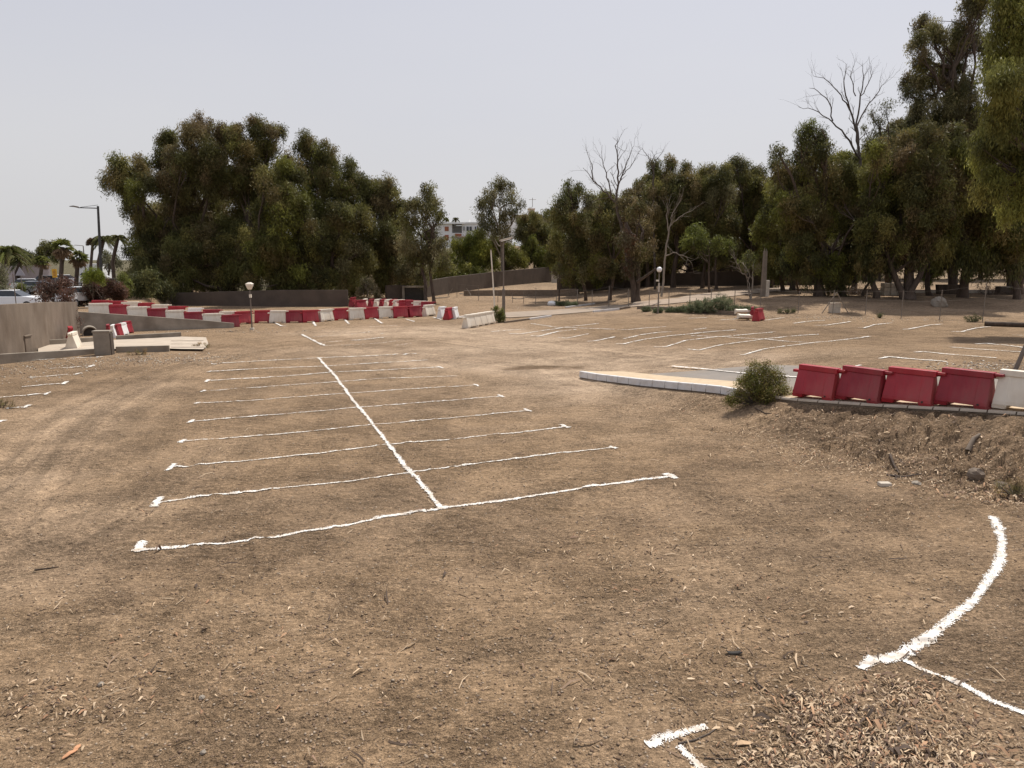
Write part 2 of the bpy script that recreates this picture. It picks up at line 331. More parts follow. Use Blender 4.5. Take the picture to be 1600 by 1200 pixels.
def surf(x, y): return H0(x, y) + micro(x, y)
def sheet(name, poly_px, m, dz=0.03, kind='structure', step=0.5, world=None):
    """a thin sheet draped on the terrain, cut to a polygon"""
    P = np.array(world if world is not None else [tuple(at(a, b)[:2]) for a, b in poly_px])
    x0, y0 = P.min(0); x1, y1 = P.max(0)
    bm = bmesh.new(); vs = [bm.verts.new((a, b, 0)) for a, b in P]; bm.faces.new(vs)
    for axis, lo, hi in ((0, x0, x1), (1, y0, y1)):
        c = lo + step
        while c < hi:
            co = [0, 0, 0]; no = [0, 0, 0]; co[axis] = c; no[axis] = 1
            bmesh.ops.bisect_plane(bm, geom=bm.verts[:] + bm.edges[:] + bm.faces[:], plane_co=co, plane_no=no); c += step
    for v_ in bm.verts: v_.co.z = float(surf(v_.co.x, v_.co.y)) + dz
    bmesh.ops.recalc_face_normals(bm, faces=bm.faces)
    if bm.faces and sum(f_.normal.z for f_ in bm.faces) < 0: bmesh.ops.reverse_faces(bm, faces=bm.faces)
    me = bpy.data.meshes.new(name); bm.to_mesh(me); bm.free()
    return tag(link(name, me, m), kind=kind)

# ------------------------------------------------------------------ chalk lines on the earth
def chalk(px, w=0.12, dens=1.0, world=None, lift=0):
    P = np.array(world if world is not None else [tuple(at(a, b)[:2]) for a, b in px])
    seg = np.hypot(*np.diff(P, axis=0).T); s = np.concatenate([[0], np.cumsum(seg)]); D = float(np.hypot(*P.mean(0)))
    st = max(0.010, D * 0.0010); ns = max(3, int(s[-1] / st)); q = np.linspace(0, s[-1], ns)
    cx = np.interp(q, s, P[:, 0]); cy = np.interp(q, s, P[:, 1])
    tx, ty = np.gradient(cx), np.gradient(cy); ln = np.hypot(tx, ty) + 1e-9; nx, ny = -ty / ln, tx / ln
    sd = rng.integers(0, 200)
    wob = (vn(q * 0.9, q * 0 + sd) - 0.5) * w * 0.3 + (vn(q * 4, q * 0 + sd + 9) - 0.5) * w * 0.22
    W = w * 2.0; nw = max(4, int(W / st)); off = np.linspace(-W / 2, W / 2, nw + 1)
    Xc = cx[:, None] + nx[:, None] * (off + 0) + nx[:, None] * wob[:, None]; Yc = cy[:, None] + ny[:, None] * off + ny[:, None] * wob[:, None]
    Xc = Xc + rng.normal(0, st * 0.25, Xc.shape); Yc = Yc + rng.normal(0, st * 0.25, Yc.shape)
    Zc = surf(Xc, Yc) + lift + 0.007 + D * 0.0006
    ii, jj = np.meshgrid(np.arange(ns - 1), np.arange(nw), indexing='ij')
    ox = (np.abs(off[:-1] + off[1:]) / w)[jj]
    wid = 0.75 + 0.55 * vn(q * 2.2, q * 0 + sd + 3)[ii]
    q_ = ox / wid + (fbm(Xc[:-1, :-1] * 12, Yc[:-1, :-1] * 12, 2, 5) - 0.5) * 0.7
    keep = rng.random(ii.shape) < np.clip((1.40 * dens ** .5 - q_) / 0.95, 0, .97)
    if dens < 1: keep &= (fbm(Xc[:-1, :-1] * 3, Yc[:-1, :-1] * 3, 2, 8) * 0.6 + rng.random(ii.shape) * 0.4) < 0.15 + dens * 0.6
    ii, jj = ii[keep], jj[keep]; m_ = nw + 1
    f = np.stack([ii * m_ + jj, ii * m_ + jj + 1, (ii + 1) * m_ + jj + 1, (ii + 1) * m_ + jj], 1)
    if len(f) == 0: return
    # orient upwards
    vv = np.stack([Xc.ravel(), Yc.ravel(), Zc.ravel()], 1)
    used = np.unique(f); remap = np.zeros(len(vv), int); remap[used] = np.arange(len(used)); f = remap[f]; vv = vv[used]
    if np.cross(vv[f[0, 1]] - vv[f[0, 0]], vv[f[0, 2]] - vv[f[0, 0]])[2] < 0: f = f[:, ::-1]
    tag(link('parking_line', mesh_np('parking_line', vv, f), M_chalk), kind='structure')
bays = [
 ([(206, 862), (262, 856), (350, 849), (420, 840), (480, 829), (540, 822), (600, 808), (690, 796), (800, 780), (920, 762), (1050, 744)], (216, 862, 224, 848), (1040, 740, 1058, 748), .13),
 ([(243, 787), (300, 778), (400, 768), (530, 754), (630, 740), (690, 732), (780, 721), (870, 709), (962, 699)], (241, 792, 252, 777), (952, 698, 964, 701), .10),
 ([(266, 731), (320, 726), (400, 719), (480, 711), (600, 696), (700, 688), (800, 677), (885, 667)], (264, 736, 275, 725), (876, 664, 889, 669), .10),
 ([(282, 690), (330, 687), (400, 682), (480, 675), (560, 666), (640, 659), (740, 650), (828, 641)], (280, 692, 291, 687), (820, 639, 831, 643), .085),
 ([(296, 659), (360, 654), (450, 647), (560, 637), (680, 628), (785, 619)], (295, 661, 302, 656), (778, 617, 788, 621), .085),
 ([(306, 631), (400, 626), (500, 618), (600, 611), (747, 602)], (304, 632, 311, 629), (740, 601, 748, 604), .085),
 ([(316, 612), (400, 606), (500, 599), (600, 592), (714, 588)], (313, 613, 320, 610), None, .085),
 ([(323, 595), (420, 590), (520, 582), (600, 579), (690, 574)], (322, 597, 327, 593), (684, 573, 692, 576), .085),
 ([(328, 581), (420, 576), (520, 572), (668, 563)], (325, 582, 331, 580), None, .09),
 ([(330, 569), (420, 564), (520, 559), (651, 553)], None, None, .09)]
for ln_, tl, tr, wd in bays:
    chalk(ln_, wd * .62 * (1 if ln_[0][1] > 600 else 1.7))
    if tl: chalk([(tl[0], tl[1]), (tl[2], tl[3])], wd * 1.35)
    if tr: chalk([(tr[0], tr[1]), (tr[2], tr[3])], wd * 1.1)
chalk([(690, 797), (668, 768), (650, 746), (634, 732), (616, 706), (596, 682), (578, 658), (560, 636), (541, 612), (524, 588), (509, 572), (497, 559)], .095)
chalk([(472, 523), (492, 534), (508, 541)], .14)
for a in ([(508, 541), (560, 539), (600, 536), (628, 532)], [(500, 536), (560, 532), (612, 526)], [(490, 527), (560, 522), (588, 517)], [(620, 540), (643, 537)], [(595, 522), (602, 521)],
          [(575, 512), (620, 509)]): chalk(a, .08, .7)
for a in ([(428, 504), (440, 510), (448, 510)], [(489, 502), (493, 510)], [(539, 500), (545, 507)], [(585, 498), (597, 506)], [(634, 499), (647, 503)], [(676, 496), (690, 500)]): chalk(a, .13)
# left hand bays beside the wall
for a, b_ in (([(20, 567), (60, 563), (100, 561), (150, 559)], (150, 559, 161, 558)), ([(78, 577), (110, 575), (142, 572)], (140, 574, 146, 571)), ([(45, 591), (80, 588), (122, 584)], (118, 586, 127, 583)), ([(34, 605), (70, 602), (98, 600)], (98, 601, 105, 597)),
          ([(0, 621), (40, 618), (70, 615)], (70, 617, 78, 613)), ([(10, 639), (40, 636)], (36, 638, 47, 633))):
    chalk(a, .10, .85); chalk([(b_[0], b_[1]), (b_[2], b_[3])], .12)
chalk([(-12, 663), (4, 657)], .2)
# right hand lot
lot = [[(1157, 555), (1163, 555), (1200, 545), (1250, 539), (1280, 535), (1330, 530), (1358, 526)], [(1076, 546), (1092, 548), (1120, 541), (1160, 535), (1190, 531), (1230, 526), (1280, 523)],
 [(1020, 543), (1040, 543), (1070, 533), (1110, 528), (1160, 524), (1210, 519)], [(962, 538), (975, 538), (1010, 530), (1050, 525), (1110, 519), (1150, 516)],
 [(918, 534), (930, 533), (960, 527)], [(872, 528), (885, 529), (920, 522)], [(830, 525), (842, 526), (870, 519), (900, 515)], [(796, 522), (815, 522), (850, 517), (890, 511), (935, 506)], [(766, 519), (790, 517), (820, 515)],
 [(975, 530), (1000, 524), (1030, 520), (1050, 519)], [(965, 516), (980, 516), (1010, 513), (1040, 511)], [(1085, 516), (1105, 513)],
 [(830, 506), (870, 512), (960, 515)], [(1080, 525), (1130, 527), (1200, 531), (1262, 536)],
 [(1240, 506), (1258, 503), (1290, 501)], [(1272, 509), (1290, 509), (1330, 503)], [(1338, 513), (1350, 513), (1366, 508), (1394, 505)], [(1408, 515), (1420, 515), (1450, 509), (1472, 507)], [(1487, 519), (1502, 519), (1525, 513), (1548, 511)],
 [(1125, 501), (1150, 499)], [(1195, 501), (1225, 497)], [(1076, 498), (1104, 497)], [(1375, 561), (1388, 558), (1408, 560), (1440, 563), (1480, 566)], [(1430, 551), (1442, 550), (1480, 554), (1556, 560)], [(1485, 543), (1520, 546), (1600, 551)],
 [(1525, 538), (1542, 537), (1600, 544)], [(1580, 524), (1605, 525)], [(1325, 575), (1344, 571)]]
for a in lot: chalk(a, .14, 0.95)
chalk([(1050, 574), (1095, 578), (1140, 583), (1180, 587), (1250, 592), (1320, 599)], .10, 1.4, lift=.04)
# foreground marks
chalk([(1550, 808), (1558, 822), (1565, 850), (1562, 880), (1548, 905), (1525, 935), (1490, 965), (1450, 995), (1410, 1022), (1352, 1042)], .13)
chalk([(1346, 1046), (1362, 1032), (1400, 1024)], .12)
chalk([(1390, 1020), (1440, 1046), (1500, 1072), (1550, 1095), (1620, 1124)], .09)
chalk([(1010, 1168), (1050, 1152), (1105, 1136)], .11)
chalk([(1060, 1166), (1080, 1185), (1115, 1215)], .09)

# ------------------------------------------------------------------ litter on the earth
def litter(name, pts, size, tints, lift=0.003, asp=0.28, curl=0.5):
    n_ = len(pts); x, y = pts[:, 0], pts[:, 1]; z = surf(x, y) + lift
    L_ = size * (0.45 + rng.random(n_) ** 2 * 1.6); W_ = L_ * asp * (0.6 + rng.random(n_) * 0.9)
    a = rng.random(n_) * 6.283; dx, dy = np.cos(a), np.sin(a); pxn, pyn = -dy, dx
    tilt = rng.normal(0, 0.22, n_); bend = rng.normal(0, 0.3, n_); cz = np.abs(rng.normal(0, 1, n_)) * L_ * 0.22 * curl
    V = np.zeros((n_, 6, 3))
    for k_, (s_, w_) in enumerate(((-.5, .45), (-.5, -.45), (0, -.55), (0, .55), (.5, .12), (.5, -.12))):
        off = bend * L_ * (0.25 - s_ * s_)
        V[:, k_, 0] = x + dx * s_ * L_ + pxn * (w_ * W_ + off); V[:, k_, 1] = y + dy * s_ * L_ + pyn * (w_ * W_ + off)
        V[:, k_, 2] = z + (cz if s_ == 0 else 0) + tilt * s_ * L_ * 0.5 + np.abs(tilt) * L_ * .25 + w_ * W_ * 0.35 * np.sign(tilt)
    b0 = np.arange(n_)[:, None] * 6
    f = np.concatenate([b0 + [0, 1, 2, 3], b0 + [3, 2, 5, 4]], 0)
    tt = np.array(tints)[rng.integers(0, len(tints), n_)] * (0.7 + 0.6 * rng.random((n_, 1)))
    me = mesh_np(name, V.reshape(-1, 3), f, np.repeat(tt, 6, 0))
    return link(name, me, M_litter)
def scatter(n_, r0, r1, p=1.35):
    r = r0 * (r1 / r0) ** (rng.random(n_) ** (1 / p) if p != 1 else rng.random(n_)); a = np.radians(rng.uniform(-42, 42, n_)); return np.stack([r * np.sin(a), r * np.cos(a)], 1)
def patch(px, py, rx, ry, n_):
    p = at(px, py); return np.stack([p.x + rng.normal(0, rx, n_), p.y + rng.normal(0, ry, n_)], 1)
brown = [(0.30, 0.21, 0.13), (0.42, 0.31, 0.20), (0.20, 0.135, 0.085), (0.13, 0.085, 0.055), (0.46, 0.35, 0.24), (0.33, 0.23, 0.14)]
g_ = scatter(150000, 5, 45, 1.1); dn = fbm(g_[:, 0] * 0.35, g_[:, 1] * 0.35, 4, 111) * .65 + fbm(g_[:, 0] * 2, g_[:, 1] * 2, 3, 115) * .35
onk = (pdist(g_[:, 0], g_[:, 1], KERB) < -0.1) | (g_[:, 1] > 33)
g_ = g_[(rng.random(len(g_)) < sst(0.42, 0.62, dn) * 0.9 + 0.03) & onk]
tag(litter('bark_chips', g_, 0.014, brown[:4] + [(0.25, 0.175, 0.11)] * 5, asp=.3), kind='stuff')
piles = [patch(1285, 1105, .22, .16, 650), patch(1420, 1085, .26, .20, 700), patch(1330, 1165, .38, .24, 1500), patch(1450, 1190, .45, .28, 1100), patch(1210, 1190, .28, .14, 450), patch(1560, 1150, .5, .4, 350), patch(1340, 1140, .7, .5, 1200),
         patch(1300, 690, 1.2, .6, 1500), patch(1400, 720, 1.3, .5, 1600), patch(1230, 660, 1.3, .5, 1200), patch(1500, 740, 1.0, .5, 1500), patch(1580, 775, .7, .4, 1500), patch(1080, 635, 1.6, .5, 1400), patch(1250, 720, 1, .6, 500),
         patch(60, 1090, .5, .3, 300), patch(980, 860, 1.2, .6, 500), patch(1330, 800, 1.2, .6, 700), patch(1000, 920, 1.5, .6, 500), patch(350, 1000, 1.5, .8, 600), patch(140, 1120, .3, .3, 250), patch(1060, 1020, .9, .5, 600), patch(1180, 940, 1.2, .7, 600)]
piles = piles[:15] + [q[::2] for q in piles[15:]]
tag(litter('leaf_litter', np.concatenate(piles), 0.046, brown + [(0.50, 0.37, 0.24), (0.58, 0.44, 0.30), (0.30, 0.17, 0.10), (0.09, 0.06, 0.045)], 0.012, 0.20, 1.3), kind='stuff')
tag(litter('fallen_leaves', np.concatenate([patch(1290, 1110, .3, .2, 60), patch(1420, 1090, .35, .25, 60), patch(1340, 1170, .5, .3, 130), patch(1460, 1190, .5, .3, 90), patch(1380, 705, 2.2, .9, 160), patch(1530, 770, .9, .5, 120), scatter(160, 5, 16)]), 0.085, [(0.5, 0.37, 0.24), (0.36, 0.22, 0.13), (0.2, 0.13, 0.09), (0.09, 0.065, 0.05)], 0.02, 0.17, 1.5), kind='stuff')
tw = np.concatenate([scatter(800, 5, 26, 1.2), patch(1330, 1120, .7, .4, 120), patch(1380, 700, 2.2, .8, 260)]); tw = tw[pdist(tw[:, 0], tw[:, 1], KERB) < -0.1]
tag(litter('twigs', tw, 0.17, [(0.22, 0.15, 0.10), (0.40, 0.30, 0.2), (0.10, 0.07, 0.05)], 0.01, 0.055, 0.3), kind='stuff')
# pebbles and clods
def pebbles(name, pts, size, tints):
    n_ = len(pts); base = np.array([(1, 0, 0), (-1, 0, 0), (0, 1, 0), (0, -1, 0), (0, 0, 1), (0, 0, -1)], float)
    fc = np.array([(0, 2, 4), (2, 1, 4), (1, 3, 4), (3, 0, 4), (2, 0, 5), (1, 2, 5), (3, 1, 5), (0, 3, 5)])
    a = rng.random(n_) * 6.28; sz = size * (0.4 + rng.random(n_) ** 3 * 2.2)
    B = base[None] + rng.normal(0, .18, (n_, 6, 3)); B = B * sz[:, None, None] * (1, .8, .55)
    Xr = B[..., 0] * np.cos(a)[:, None] - B[..., 1] * np.sin(a)[:, None]; Yr = B[..., 0] * np.sin(a)[:, None] + B[..., 1] * np.cos(a)[:, None]
    V = np.stack([Xr + pts[:, 0:1], Yr + pts[:, 1:2], B[..., 2] + (surf(pts[:, 0], pts[:, 1]) + sz * .15)[:, None]], -1)
    f = (np.arange(n_)[:, None, None] * 6 + fc[None]).reshape(-1, 3)
    tt = np.array(tints)[rng.integers(0, len(tints), n_)] * (0.8 + 0.4 * rng.random((n_, 1)))
    return link(name, mesh_np(name, V.reshape(-1, 3), f, np.repeat(tt, 6, 0)), M_litter)
pb = scatter(80000, 5, 60, 1.1); pb = pb[(pdist(pb[:, 0], pb[:, 1], KERB) < -0.1) | (pb[:, 1] > 33)]
tag(pebbles('pebbles', pb, 0.011, [(0.24, 0.17, 0.115), (0.19, 0.13, 0.09), (0.38, 0.3, 0.22), (0.27, 0.2, 0.13)]), kind='stuff')
gp = np.concatenate([patch(60, 575, 2.5, 2.0, 1500), patch(260, 562, 2.2, 1.0, 1500), patch(1560, 572, 1.4, .6, 900), patch(1260, 496, 3, 1.0, 900), patch(1400, 500, 6, 1, 700), patch(880, 480, 6, 1.2, 500), patch(700, 470, 6, 2.5, 800), patch(380, 518, 3, .7, 400)])
tag(pebbles('gravel', gp, 0.024, [(0.40, 0.32, 0.24), (0.3, 0.22, 0.16), (0.55, 0.5, 0.42), (0.2, 0.15, 0.11)]), kind='stuff')

# ------------------------------------------------------------------ raised pavement with white kerb
def along(P, step):
    P = [Vector((*p, 0)) for p in P]; out = []
    for a, b_ in zip(P[:-1], P[1:]):
        m_ = max(1, int((b_ - a).length / step))
        out += [a.lerp(b_, k_ / m_) for k_ in range(m_)]
    return out + [P[-1]]
KW = [(2.75, 29.7), (3.3, 28.7), (4.75, 26.65), (6.9, 23.75), (8.3, 21.35), (9.9, 19.55), (11.6, 17.9), (15, 14.65), (19, 11.4)]
pts = along(KW, 0.35)
cum = [0]
for a, b_ in zip(pts[:-1], pts[1:]): cum.append(cum[-1] + (b_ - a).length)
def kpos(s):
    for q in range(len(cum) - 1):
        if cum[q + 1] >= s: 
            t_ = (s - cum[q]) / (cum[q + 1] - cum[q]); p = pts[q].lerp(pts[q + 1], t_); d_ = (pts[min(q + 2, len(pts)-1)] - pts[max(0, q - 1)]).normalized(); return p, d_
    return pts[-1], (pts[-1] - pts[-2]).normalized()
def ktop(s): p, d_ = kpos(s); return float(zk(p.x)) + 0.28 - 0.14 * float(sst(6.6, 8.2, p.x))
LW = 7.75
mb = MB(); mc = MB(); mt = MB()
s = 0; blk = 0.6
while s < cum[-1] - 0.6:
    w_ = s < LW
    a, da = kpos(s); b_, db = kpos(s + blk - 0.03); na_, nb_ = Vector((-da.y, da.x, 0)), Vector((-db.y, db.x, 0))
    za, zb = ktop(s), ktop(s + blk); hgt = 0.25 if w_ else 0.06
    def ring(p, n__, z0, z1): return [Vector((*p.xy, z0)) - n__ * 0.015, Vector((*p.xy, z1 - 0.02)), Vector((*p.xy, z1)) + n__ * 0.02, Vector((*p.xy, z1)) + n__ * 0.14, Vector((*p.xy, z0)) + n__ * 0.14]
    (mb if w_ else mc).loft([ring(a, na_, za - hgt, za), ring(b_, nb_, zb - hgt, zb)])
    mt.loft([ring(a + na_ * .03, na_, za - 0.6, za - hgt - .004), ring(kpos(s + blk)[0] + nb_ * .03, nb_, zb - 0.6, zb - hgt - .004)])
    s += blk
tag(mb.build('white_kerb', M_kerbw, bevel=0.008), kind='structure'); tag(mc.build('pavement_edge', M_slab), kind='structure'); tag(mt.build('kerb_footing', M_kerbc), kind='structure')
# paving behind the kerb, tapering to the left tip
bm = bmesh.new(); prev = None; q = 0.05
while q < cum[-1] - .3:
    p, d_ = kpos(q); n__ = Vector((-d_.y, d_.x, 0)); wd = min(1.35, 0.25 + q * 0.9); z_ = ktop(q) - 0.006
    a = p + n__ * 0.13; b_ = p + n__ * wd; cur = [bm.verts.new((*a.xy, z_)), bm.verts.new((*b_.xy, z_)), bm.verts.new((*b_.xy, z_ - .4))]
    if prev: bm.faces.new((prev[0], cur[0], cur[1], prev[1])); bm.faces.new((prev[1], cur[1], cur[2], prev[2]))
    prev = cur; q += .3
me = bpy.data.meshes.new('pavement'); bm.to_mesh(me); bm.free(); tag(link('pavement', me, M_tile), kind='structure')
W_ = []
for q in np.arange(1.2, cum[-1] - .2, .7): p, d_ = kpos(q); W_.append(tuple((p + Vector((-d_.y, d_.x, 0)) * 1.3).xy))
W2 = []
for q in np.arange(1.6, cum[-1] - .2, .7): p, d_ = kpos(q); n__ = Vector((-d_.y, d_.x, 0)); W2.append(tuple((p + n__ * (1.4 + min(3.7, (q - 1.6) * .9 + .2))).xy))
sheet('road', None, M_asph, 0.035, world=W_ + W2[::-1], step=.6)

M_lane = mat('dusty_asphalt', (0.29, 0.232, 0.18), .95, .18, .8, .004, 30, dirt=(0.36, 0.27, 0.19), dirtamt=.8)
# ------------------------------------------------------------------ roads and paths further off
sheet('asphalt_lane', [(700, 499), (760, 496), (795, 497), (860, 493), (940, 486), (1000, 476), (945, 478), (880, 484), (800, 488), (720, 494)], M_lane, 0.05, step=1.5)
sheet('footpath', [(985, 480), (1040, 476), (1110, 470), (1180, 459), (1250, 452), (1235, 449), (1170, 452), (1060, 466), (990, 473)], M_path, 0.06, step=2)
def kerbrun(a, b_, z=0.14, m=None, name='kerb', w_=0.16):
    A, B = at(*a), at(*b_); d_ = (B - A).normalized(); n__ = Vector((-d_.y, d_.x, 0)).normalized() * w_
    mb = MB(); up = Vector((0, 0, z)); dn_ = Vector((0, 0, -.2))
    mb.loft([[A + dn_, A + up, A + up + n__, A + n__ + dn_], [B + dn_, B + up, B + up + n__, B + n__ + dn_]])
    return tag(mb.build(name, m or M_kerbw), kind='structure')
kerbrun((790, 505), (828, 500), .14, M_kerbc); kerbrun((828, 500), (862, 495)); kerbrun((928, 488), (968, 484), .16); kerbrun((968, 484), (985, 481), .16, M_kerbc)
kerbrun((718, 497), (765, 491), .12); kerbrun((885, 481), (930, 475), .12); kerbrun((930, 475), (962, 472), .12, M_kerbc)
kerbrun((995, 483), (1080, 487), .3, M_kerbc, 'earth_bank', .8); kerbrun((1080, 487), (1150, 493), .32, M_kerbc, 'earth_bank', .8)

# ------------------------------------------------------------------ walls (things)
def wall(name, P, heights, thick, m, label, cat='wall', z0=-0.6, cap=0):
    """P: list of world xy; heights: top z at each"""
    mb = MB(); rings = []
    for k_, p in enumerate(P):
        a = Vector(P[max(0, k_ - 1)]); c = Vector(P[min(len(P) - 1, k_ + 1)]); d_ = (c - a).normalized(); n__ = Vector((-d_.y, d_.x, 0)) * thick / 2
        q = Vector((p[0], p[1], 0)); g = gz(p[0], p[1]) + z0
        rings.append([Vector((*(q - n__).xy, g)), Vector((*(q - n__).xy, heights[k_])), Vector((*(q + n__).xy, heights[k_])), Vector((*(q + n__).xy, g))])
    mb.loft(rings); o = mb.build(name, m, bevel=0.015); return tag(o, label, cat)
def xy(p): return (p[0], p[1])
def topz(px, py, Y): return pt(px, py, Y)[2]
W0 = [(-22.6, 20), (-23.4, 28), (-24.4, 35), (-25.9, 41), (-27.1, 45.8)]
wall('boundary_wall', W0, [2.95, 2.8, 2.68, 2.45, 2.2], 0.3, M_wall, 'tall rendered brown boundary wall with streaky stains along the left edge')
# retaining wall of the ramp
RA, RB = at(366, 512), at(118, 519.5)
RN = Vector((-(RB - RA).y, (RB - RA).x, 0)).normalized();
if RN.y < 0: RN = -RN
RD = (RB - RA); RL = RD.length; RD.normalize()
def rampz(t): return 0.02 + 1.05 * t
mb = MB(); up = []
for t in (0, .25, .5, .75, 1):
    p = RA + RD * RL * t; zt = topz(366 - (366 - 118) * t, [505, 499.5, 495.5, 491, 486.5][int(t * 4)], p.y); z_ = zt
    up.append([Vector((p.x, p.y, -.3)), Vector((p.x, p.y, z_)), Vector((*(p + RN * .22).xy, z_)), Vector((*(p + RN * .22).xy, -.3))])
mb.loft(up); tag(mb.build('retaining_wall', M_conc, bevel=.01), 'low concrete retaining wall of the ramp, rising to the left under the barriers', 'wall')
mb = MB()
rings = []
for t in (0, .25, .5, .75, 1, 1.3):
    p = RA + RD * RL * t + RN * .24; z_ = max(.03, rampz(t) - .05); e = RN * 7.5
    rings.append([Vector((p.x, p.y, -.4)), Vector((p.x, p.y, z_ - .1)), Vector((*(p + e).xy, z_ * .55 - .03)), Vector((*(p + e).xy, -.4))])
mb.loft(rings); tag(mb.build('ramp', M_path), kind='structure')
# long blockwork wall behind the barriers and the tall trees
bw = [(150, 84), (330, 80), (430, 78), (560, 78), (556, 78)]
P = [xy(onground(px, Y)) for px, Y in ((140, 82), (300, 78), (440, 76), (545, 76))]
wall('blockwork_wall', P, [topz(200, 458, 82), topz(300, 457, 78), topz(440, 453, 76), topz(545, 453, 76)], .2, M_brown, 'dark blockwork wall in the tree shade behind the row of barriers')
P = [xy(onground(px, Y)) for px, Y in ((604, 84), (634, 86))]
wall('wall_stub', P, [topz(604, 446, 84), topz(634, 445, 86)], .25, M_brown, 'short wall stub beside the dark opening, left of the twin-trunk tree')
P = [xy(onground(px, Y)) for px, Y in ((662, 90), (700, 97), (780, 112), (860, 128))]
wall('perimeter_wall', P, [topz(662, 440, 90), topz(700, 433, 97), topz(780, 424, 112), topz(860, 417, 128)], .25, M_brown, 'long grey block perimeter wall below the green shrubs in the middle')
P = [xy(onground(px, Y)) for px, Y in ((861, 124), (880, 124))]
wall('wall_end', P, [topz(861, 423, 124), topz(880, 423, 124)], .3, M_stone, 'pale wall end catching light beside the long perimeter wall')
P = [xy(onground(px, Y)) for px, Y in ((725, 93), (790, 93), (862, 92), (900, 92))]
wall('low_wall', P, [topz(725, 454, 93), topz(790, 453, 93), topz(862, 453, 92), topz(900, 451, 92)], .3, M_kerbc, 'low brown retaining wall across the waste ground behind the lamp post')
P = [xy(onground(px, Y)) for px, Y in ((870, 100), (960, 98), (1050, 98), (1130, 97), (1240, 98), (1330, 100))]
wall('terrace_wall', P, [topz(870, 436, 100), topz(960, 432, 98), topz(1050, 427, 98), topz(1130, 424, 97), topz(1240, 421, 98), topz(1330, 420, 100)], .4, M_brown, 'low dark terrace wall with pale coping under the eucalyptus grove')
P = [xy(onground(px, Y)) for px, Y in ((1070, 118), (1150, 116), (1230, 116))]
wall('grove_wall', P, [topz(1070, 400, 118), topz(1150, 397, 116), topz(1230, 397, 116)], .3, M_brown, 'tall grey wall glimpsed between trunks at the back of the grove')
P = [xy(onground(px, Y)) for px, Y in ((1380, 80), (1500, 80), (1640, 80))]
wall('garden_kerb_wall', P, [gz(45, 80) + .35] * 3, .3, M_stone, 'knee high pale stone wall running behind the rubble in the grove')
# opening beside the stub
mb = MB(); p = onground(648, 85); mb.box(p.x - 1.1, p.x + 1.1, p.y, p.y + 1.6, p.z - .2, p.z + 1.25); q = onground(624, 84)
root = empty('culvert_opening', p); tag(root, 'dark rectangular opening in the wall left of the twin-trunk tree', 'opening')
for n_, (x0, x1, z0, z1) in (('frame_post', (-1.35, -1.1, 0, 1.5)), ('frame_post', (1.1, 1.35, 0, 1.5)), ('lintel', (-1.35, 1.35, 1.5, 1.7))):
    MB().box(x0, x1, -.1, .2, z0, z1).build(n_, M_conc, root)
mb.b.free(); MB().box(-1.1, 1.1, .1, .15, 0, 1.5).build('opening_panel', M_dark, root)  # flat dark sheet stands in for the unlit depth of the opening

# ------------------------------------------------------------------ water-filled barriers
def make_barrier(label, m, m_plug=M_dark):
    r = empty('road_barrier', (0, 0, 0)); tag(r, label, 'barrier')
    mb = MB()
    def sec(x, k):
        e = abs(x) / 0.5; lean = 0.045
        o_ = -k
        def X_(z): return x * (1 - lean * 1.6 * z / .8) if abs(x) > .4 else x
        return [Vector((X_(.1), -.235 + k, .10)), Vector((X_(.2), -.225 + k, .19)), Vector((X_(.8), -.085 + k * .6, .80)), Vector((X_(.8), .085 - k * .6, .80)), Vector((X_(.2), .225 - k, .19)), Vector((X_(.1), .235 - k, .10))]
    mb.loft([sec(-.5, .0), sec(-.27, .0), sec(-.245, .022), sec(.02, .014), (sec(.04, .02)), sec(.245, .02), sec(.265, .0), sec(.5, .0)])
    mb.build('body', m, r, bevel=.012)
    for s_ in (-1, 1):
        mb = MB(); a, b__ = .27 * s_, .5 * s_
        mb.loft([[Vector((a - .03 * s_, -.235, .1)), Vector((a - .03 * s_, .235, .1)), Vector((a, .2, 0)), Vector((a, -.2, 0))], [Vector((b__, -.235, .1)), Vector((b__, .235, .1)), Vector((b__, .22, 0)), Vector((b__, -.22, 0))]])
        mb.build('foot', m, r, bevel=.008)
    mb = MB(); mb.loft([[Vector((x_, -.10, .80)), Vector((x_, -.095, .95)), Vector((x_, .095, .95)), Vector((x_, .10, .80))] for x_ in (-.46, .0, .50)]); mb.box(.50, .66, -.055, .055, .86, .93)
    mb.build('top_rail', m, r, bevel=.012)
    mb = MB(); mb.box(-.62, -.45, -.07, .07, .70, .78); mb.build('coupling', m, r, bevel=.008)
    MB().tube([(0.33, -.228, .14), (0.33, -.245, .14)], .022, 10).build('drain_plug', m_plug, r)
    return r
proto = {}
def barrier(kind, p, rz, label, group=None, tip=None):
    m, lb = {'r': (M_red, 'bright red'), 'd': (M_red2, 'dull dark red'), 'w': (M_wht, 'cream white'), 'c': (M_wht2, 'clean white')}[kind]
    if kind not in proto: o = proto[kind] = make_barrier(label, m)
    else: o = copy_tree(proto[kind])
    o.location = p; o.rotation_euler = (tip or (0, 0, rz)); o['label'] = label; o['category'] = 'barrier'
    if group: o['group'] = group
    return o
ORD = ['first', 'second', 'third', 'fourth', 'fifth', 'sixth', 'seventh', 'eighth', 'ninth', 'tenth', 'eleventh', 'twelfth', 'thirteenth', 'fourteenth', 'fifteenth', 'sixteenth', 'seventeenth', 'eighteenth', 'nineteenth', 'twentieth', 'twenty-first', 'twenty-second', 'twenty-third']
CN = {'r': 'bright red', 'd': 'dull dark red', 'w': 'cream white', 'c': 'clean white'}
